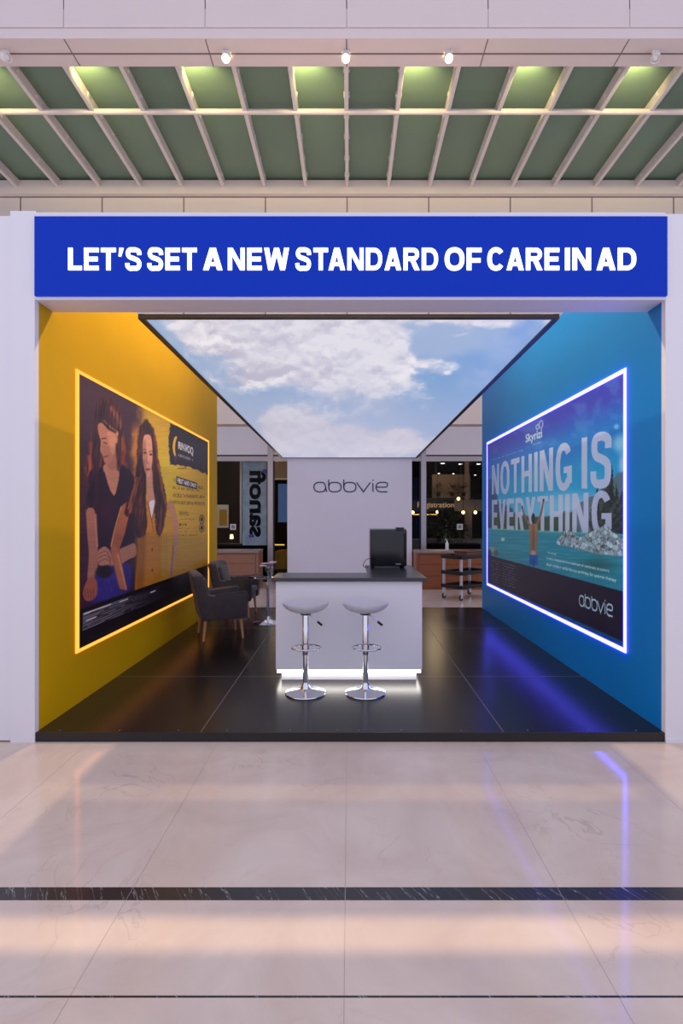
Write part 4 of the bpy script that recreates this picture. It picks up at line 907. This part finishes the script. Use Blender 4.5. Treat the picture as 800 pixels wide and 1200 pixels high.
# room shell
for nm, bx_, mm, lab in (('wall_rear_room', (-11, 11, 33, 33.2, 0, 4.6), 'roomdark', 'dark brown far wall of the room behind the glass'), ('wall_left_room', (-11.2, -11, 13.8, 33.2, 0, 4.6), 'roomdark', 'dark side wall of the room behind the glass, left'),
                         ('wall_right_room', (11, 11.2, 13.8, 33.2, 0, 4.6), 'roomdark', 'dark side wall of the room behind the glass, right'), ('ceiling_room', (-11, 11, 13.72, 33.2, 4.3, 4.5), 'roomdark', 'dark ceiling of the room behind the glass')):
    o = obj(nm, mkbox(*bx_), mm, smooth=0); tag(o, lab, 'wall' if 'wall' in nm else 'ceiling', kind='structure')
o = obj('floor_room', mkbox(-11, 11, 13.7, 33, 0.001, .006), 'roomfloor', smooth=0); tag(o, 'dark floor of the room behind the glass', 'floor', kind='structure')

# --- printed banner just behind the left glass, lettering seen from its back
yb = 13.85
bn = thing('banner', 'pale blue vertical banner with mirrored black letters behind the left glass', 'banner', (0, yb, 0))
bx0, bx1, bz0, bz1 = X(284, yb), X(312.4, yb), Z(639, yb), Z(539, yb)
obj('cloth', mkbox(bx0, bx1, 0, .012, bz0, bz1), 'bannerblue', bn, smooth=0)
lab_ = letters('lettering', 'sanofi', lambda u, v: Vector((X(292, yb)+(X(311.6, yb)-X(292, yb))*v, -.004, Z(629.5, yb)+(Z(551.5, yb)-Z(629.5, yb))*u)), 'black', bn, bold=.035, depth=Vector((0, .003, 0)))
for (cx_, cy_, r_) in ((310, 552.5, 2.6), (293.6, 628, 2.4)):
    b2 = lathe(bmesh.new(), [(r_*yb/F, 0), (r_*yb/F, .003)], n=24); bm = bmesh.new(); merge(bm, b2, Matrix.Translation((X(cx_, yb), -.004, Z(cy_, yb))) @ Matrix.Rotation(PI/2, 4, 'X')); obj('dot', bm, 'violet', bn)
for cx_ in (287, 310): obj('cord', tube(bmesh.new(), [(X(cx_, yb), .006, bz1-.01), (X(cx_, yb), .006, 4.3)], .005, 6), 'darkframe', bn)
# stickers (plain white cards) on the glass
for px, py, lab in ((273, 617.5, 'small white square card on the left shopfront glass'), (538.6, 617.4, 'small white square card on the right shopfront glass')):
    ys = YGl+.015; t = thing('window_sticker', lab, 'sticker', (X(px, ys), ys, Z(py, ys))); w_ = 3.4*ys/F
    obj('card', mkbox(-w_, w_, -.003, .003, -w_, w_), 'card', t, smooth=0); obj('print', mkbox(-w_*.62, w_*.62, -.0045, -.003, -w_*.62, w_*.62), 'cardgrey', t, smooth=0)
def simple(name, label, cat, parts, loc=(0, 0, 0), group=None, rz=0):
    t = thing(name, label, cat, loc, rz, group)
    for nm, bm, mm in parts: obj(nm, bm, mm, t)
    if name.startswith('trim'): t['kind'] = 'structure'
    return t
def pbox(a, b, t, u, Y, d, bev=0): return mkbox(X(a, Y), X(b, Y), Y, Y+d, Z(u, Y), Z(t, Y), bev=bev)
def on(px, Y, z=0.006): return (X(px, Y), Y, z)
# left bay contents
simple('picture', 'pale picture with yellow figures on the wall behind the left glass', 'picture', [('frame', pbox(254, 267.5, 591.5, 618.5, 17.5, .04), 'card'), ('print', pbox(257, 265.5, 597, 616, 17.47, .03), 'mustard')])
simple('room_divider', 'brown upright wall panel behind the left glass', 'panel', [('panel', mkbox(X(250, 18), X(281, 18), 18, 18.12, .006, 4.2), 'roomdark'), ('edge_post', mkbox(X(281, 18), X(283.5, 18), 17.98, 18.14, .006, 4.2), 'alu')])
simple('low_cabinet', 'low black cabinet directly behind the left shopfront glass', 'cabinet', [('body', mkbox(-5, -2.22, 14.0, 14.4, .006, Z(640, 14)), 'black'), ('top', mkbox(-5.02, -2.2, 13.98, 14.42, Z(640, 14), Z(637.5, 14)), 'blackplastic')])
def lamp(px, py, Y, label, s=.09, base=0.006):
    t = thing('table_lamp', label, 'lamp', (X(px, Y), Y, base)); zz = Z(py, Y)-base
    obj('base', lathe(bmesh.new(), [(.09, 0), (.09, .02), (.02, .035), (.015, zz-.05)], n=16), 'darkframe', t); obj('lamp_shade', lathe(bmesh.new(), [(s, zz-.06), (s*.7, zz+s*1.3)], n=20, cap=True), 'warmbulb', t)
lamp(271.3, 629, 16.4, 'small glowing lamp behind the left glass below the white card', .055)
def tubchair(label, loc, rz, m, group=None):
    t = thing('lounge_chair', label, 'chair', loc, rz, group)
    bm = bmesh.new(); prof = [(.38*math.cos(a), .36*math.sin(a)) for a in [PI*.25+PI*1.5*i/18 for i in range(19)]]; inn = [(.28*math.cos(a), .26*math.sin(a)) for a in [PI*.25+PI*1.5*i/18 for i in range(19)]][::-1]
    for i in range(18):
        h0 = .58+.16*math.sin(PI*i/18); prism(bm, [prof[i], prof[i+1], inn[17-i], inn[18-i]], 'z', .18, h0)
    obj('shell', bm, m, t, smooth=40); obj('seat', lathe(bmesh.new(), [(.28, .2), (.3, .22), (.3, .40), (.26, .43)], n=28), m, t)
    for i in range(4): a = PI/4+i*PI/2; obj('leg', tube(bmesh.new(), [(.3*math.cos(a), .28*math.sin(a), 0), (.24*math.cos(a), .22*math.sin(a), .2)], .018, 8), 'darkframe', t)
tubchair('mustard yellow lounge chair just behind the glass between left desk and display wall', (X(322, 15.2), 15.2, .006), 2.4, 'mustard')
tubchair('mustard yellow lounge chair behind the left desk, further inside the room', (X(309, 16.3), 16.3, .006), .6, 'mustard')
tubchair('red-brown lounge chair behind the left glass beside the glowing lamp', (X(277, 17.0), 17.0, .006), .6, 'redfab')
simple('wall_screen', 'dim blue wall screen behind the glass left of the display wall', 'screen', [('housing', pbox(325, 339, 566, 613, 19, .06), 'black'), ('display', pbox(325.7, 338, 567, 612, 18.985, .014), 'screen')])
sfb = simple('trim_70', 'brown ceiling box behind the glass left of the display wall', 'soffit', [('box', mkbox(X(318, 18), X(340, 18), 18, 18.8, Z(561, 18), 4.298), 'roombeige'), ('rim', mkbox(X(318, 18), X(340, 18), 17.98, 18, Z(562, 18), Z(560.6, 18)), 'card')])
def lightbar(name, label, a, b, py, Y, n_):
    t = thing(name, label, 'light', (0, Y, 0)); zz = Z(py, Y)
    obj('rail', mkbox(X(a, Y), X(b, Y), 0, .06, zz-.03, zz+.0), 'darkframe', t, smooth=0); obj('diffuser', mkbox(X(a, Y), X(b, Y), -.02, .04, zz+.001, zz+.03), 'warmstrip', t, smooth=0)
    obj('support', mkbox(X((a+b)/2, Y)-.03, X((a+b)/2, Y)+.03, 0, .05, .006, zz-.03), 'darkframe', t, smooth=0)
lightbar('light_bar', 'amber light bar low behind the glass left of the display wall', 321, 333, 639, 16.5, 3)
# right bay contents
for i, (px, py) in enumerate(((518.4, 543), (539.3, 543.6), (560.5, 543.6), (509.4, 556.5), (514, 554.7), (525.6, 556.7), (531, 555), (541.6, 557.4), (548, 555.5), (556.6, 556.5))):
    Yl = (4.3-ZC)*F/(HZ-py)
    t = thing('downlight', 'small round white ceiling downlight in the dark room behind the right glass', 'downlight', (X(px, Yl), Yl, 4.3), group='ceiling downlights behind the right glass')
    sc = 1 if i < 3 else .85
    obj('ring', lathe(bmesh.new(), [(.12*sc, 0), (.12*sc, -.012), (.1*sc, -.012)], n=20, cap=False), 'card', t); obj('lens', lathe(bmesh.new(), [(.1*sc, -.004), (.02, -.016)], n=20), 'downlight', t)
simple('pillar', 'tan square pillar in the room behind the right glass', 'pillar', [('shaft', mkbox(X(545, 19.5), X(549.4, 19.5), 19.5, 19.65, .006, 4.29), 'roombeige')])
simple('mezzanine_panel', 'beige wall panel with hanging plants behind the right glass', 'panel', [('panel', pbox(506.5, 551, 556, 583.5, 20, .15), 'roombeige'), ('rim', pbox(500, 556, 583.5, 585.5, 19.98, .17), 'darkframe'), ('hanger', mkbox(X(510, 20), X(511, 20), 20.05, 20.1, Z(556, 20), 4.3), 'darkframe'), ('hanger', mkbox(X(540, 20), X(541, 20), 20.05, 20.1, Z(556, 20), 4.3), 'darkframe')])
def leafclump(bm, c, r, n_, sd, sz=1):
    rr = random.Random(sd)
    for i in range(n_):
        a, e = rr.uniform(0, 2*PI), rr.uniform(-.6, 1.3); q = c+Vector((math.cos(a)*math.cos(e), math.sin(a)*math.cos(e), math.sin(e)*sz))*r*rr.uniform(.4, 1)
        d = (q-c).normalized(); s_ = d.cross(Vector((0, 0, 1))); s_ = (s_ if s_.length > .1 else Vector((1, 0, 0))).normalized(); l = r*.38*rr.uniform(.7, 1.2)
        vs = [bm.verts.new(q-d*l*.5), bm.verts.new(q+s_*l*.22+Vector((0, 0, .03*r))), bm.verts.new(q+d*l*.7-Vector((0, 0, .12*l))), bm.verts.new(q-s_*l*.22)]; bm.faces.new(vs)
for px, lab in ((513.5, 'left'), (529.5, 'middle'), (543, 'right')):
    c_ = P(px, 575.5, 19.55); t = thing('hanging_plant', 'dark leafy hanging plant on the beige panel, %s of three' % lab, 'plant', c_, group='hanging plants on the beige panel')
    obj('pot', lathe(bmesh.new(), [(.06, -.2), (.09, -.06), (.09, -.05)], n=16), 'roomdark', t); bm = bmesh.new(); leafclump(bm, Vector((0, 0, .02)), .3, 60, int(px)); obj('leaves', bm, 'leaf', t, smooth=0)
    obj('bracket', mkbox(-.02, .02, .05, .449, -.14, -.12), 'darkframe', t, smooth=0)
rs = thing('registration_sign', 'dark blue sign board with tan word behind the right glass', 'sign', (0, 18, 0))
obj('board', mkbox(X(484, 18), X(533, 18), 0, .05, Z(599, 18), Z(586, 18)), 'navy', rs, smooth=0)
letters('lettering', 'Registration', lambda u, v: Vector((X(489, 18)+(X(532, 18)-X(489, 18))*u, -.004, Z(596.5, 18)+(Z(588.4, 18)-Z(596.5, 18))*v)), 'tan', rs, bold=.01, depth=Vector((0, .004, 0)))
obj('post', mkbox(X(522, 18), X(523.4, 18), .01, .05, .006, Z(599, 18)), 'alu', rs, smooth=0)
simple('partition', 'pale grey partition behind the right glass near the blue wall', 'partition', [('screen', pbox(532.5, 566, 585.5, 599, 17.6, .06), 'greyfab'), ('post', mkbox(X(549, 17.6), X(553, 17.6), 17.6, 17.66, .006, Z(599, 17.6)), 'greyfab')])
lightbar('light_bar', 'amber light bar behind the right glass beside the mullion', 484, 515, 603.5, 17, 3)
for px, py, lab in ((512.5, 600, 'small warm pendant bulb above the amber light bar'), (537, 584.5, 'small warm pendant bulb beside the sign end behind the right glass'), (542.5, 600.5, 'warm pendant bulb, left of two under the grey partition'), (556.8, 600.5, 'warm pendant bulb, right of two under the grey partition'), (483.4, 600.5, 'warm pendant bulb peeking out beside the display wall')):
    Yp = 17.3; c_ = P(px, py, Yp); t = thing('pendant_lamp', lab, 'lamp', c_, group='warm pendant bulbs behind the right glass')
    obj('cord', tube(bmesh.new(), [(0, 0, .05), (0, 0, 4.29-c_.z)], .006, 6), 'black', t); obj('bulb', ball(bmesh.new(), Vector((0, 0, 0)), .055), 'warmbulb', t)
pt = thing('potted_plant', 'large dark leafy plant in a planter behind the right glass', 'plant', on(523, 15.2))
obj('planter', mkbox(-.55, .95, -.25, .25, 0, Z(637, 15.2), bev=.02), 'black', pt)
bm = bmesh.new(); leafclump(bm, Vector((-.02, 0, 1.45)), .62, 260, 2, .8); leafclump(bm, Vector((-.05, 0, 1.2)), .45, 120, 3); leafclump(bm, Vector((.5, 0, 1.1)), .35, 80, 8); obj('leaves', bm, 'leaf', pt, smooth=0)
bm = bmesh.new()
for dx in (-.1, 0, .12, .5): tube(bm, [(dx, 0, .8), (dx*.7, 0, 1.3)], .02, 6)
obj('stem', bm, 'stem', pt)
sf = thing('sofa', 'grey sofa in the room behind the right glass beyond the plant', 'sofa', on(528, 16.4))
obj('seat', mkbox(-1.4, 1.6, -.4, .3, .15, .45, bev=.03), 'greyfab', sf); obj('backrest', mkbox(-1.4, 1.6, .2, .42, .3, 1.0, bev=.04), 'greyfab', sf)
for a in (-1.5, 1.58): obj('arm', mkbox(a, a+.14, -.4, .42, .1, .65, bev=.03), 'greyfab', sf)
for a in (-1.35, 1.5):
    for b in (-.34, .34): obj('leg', mkbox(a-.02, a+.02, b-.02, b+.02, 0, .16), 'darkframe', sf)

# ================================================================== light, camera, render look
w = bpy.data.worlds.new('World'); SC.world = w; w.use_nodes = True
bg = w.node_tree.nodes['Background']; bg.inputs['Color'].default_value = (.81, .81, 1.0, 1); bg.inputs['Strength'].default_value = 1.0
def light(name, kind, loc, energy, color, **k):
    l = bpy.data.lights.new(name, kind); l.energy = energy; l.color = color
    aim = k.pop('aim', None)
    for a, b in k.items(): setattr(l, a, b)
    o = bpy.data.objects.new(name, l); COL.objects.link(o); o.location = loc
    if aim is not None: o.rotation_euler = (Vector(aim)-Vector(loc)).to_track_quat('-Z', 'Y').to_euler()
    return o
for k_ in (-7, -5, -3, -1, 1, 3, 5, 7):
    x_ = X(406.5, YW)+S*k_+.2
    light('canopy_uplight', 'SPOT', (x_, y1b+.1, ZR-.08), 46, (1, .82, .34), spot_size=1.9, spot_blend=.8, shadow_soft_size=.04, aim=(x_+.1, y1b+.8, ZG+.1))
for px in (265, 405, 525.5):
    light('beam_spot', 'SPOT', (X(px, ysp), ysp-.12, ZS-.17), 760, (1, .72, .42), spot_size=1.9, spot_blend=.6, shadow_soft_size=.05, aim=(X(px, ysp), 2.0, 0))
for x_ in (0,):
    light('ceiling_downlight', 'SPOT', (x_, 5.65, 8.3), 430, (1, .72, .42), spot_size=math.radians(42), spot_blend=.12, shadow_soft_size=.05, aim=(x_, 5.64, 0))
light('room_warm', 'POINT', (3.0, 18.0, 3.2), 40, (1, .7, .4), shadow_soft_size=.3); light('room_warm', 'POINT', (-3.4, 16.5, 3.2), 18, (1, .72, .45), shadow_soft_size=.3)
light('room_warm', 'POINT', (-2.3, 15.2, 2.2), 30, (1, .66, .3), shadow_soft_size=.2)  # added fill without a fixture, brightens the mustard chairs behind the glass
cam = bpy.data.cameras.new('Camera'); cam.lens = 36*F/1200; cam.sensor_width = 36; cam.sensor_fit = 'AUTO'
cam.shift_x = (400-CX)/1200; cam.shift_y = (HZ-600)/1200; cam.clip_end = 200
co = bpy.data.objects.new('Camera', cam); COL.objects.link(co); co.location = (0, 0, ZC); co.rotation_euler = (PI/2, 0, 0); SC.camera = co
SC.view_settings.view_transform = 'Standard'; SC.view_settings.look = 'None'; SC.view_settings.exposure = 0; SC.view_settings.gamma = 1; SC.view_settings.use_curve_mapping = False
SC.cycles.use_denoising = True; SC.cycles.max_bounces = 8; SC.cycles.transparent_max_bounces = 12; SC.cycles.sample_clamp_indirect = 6
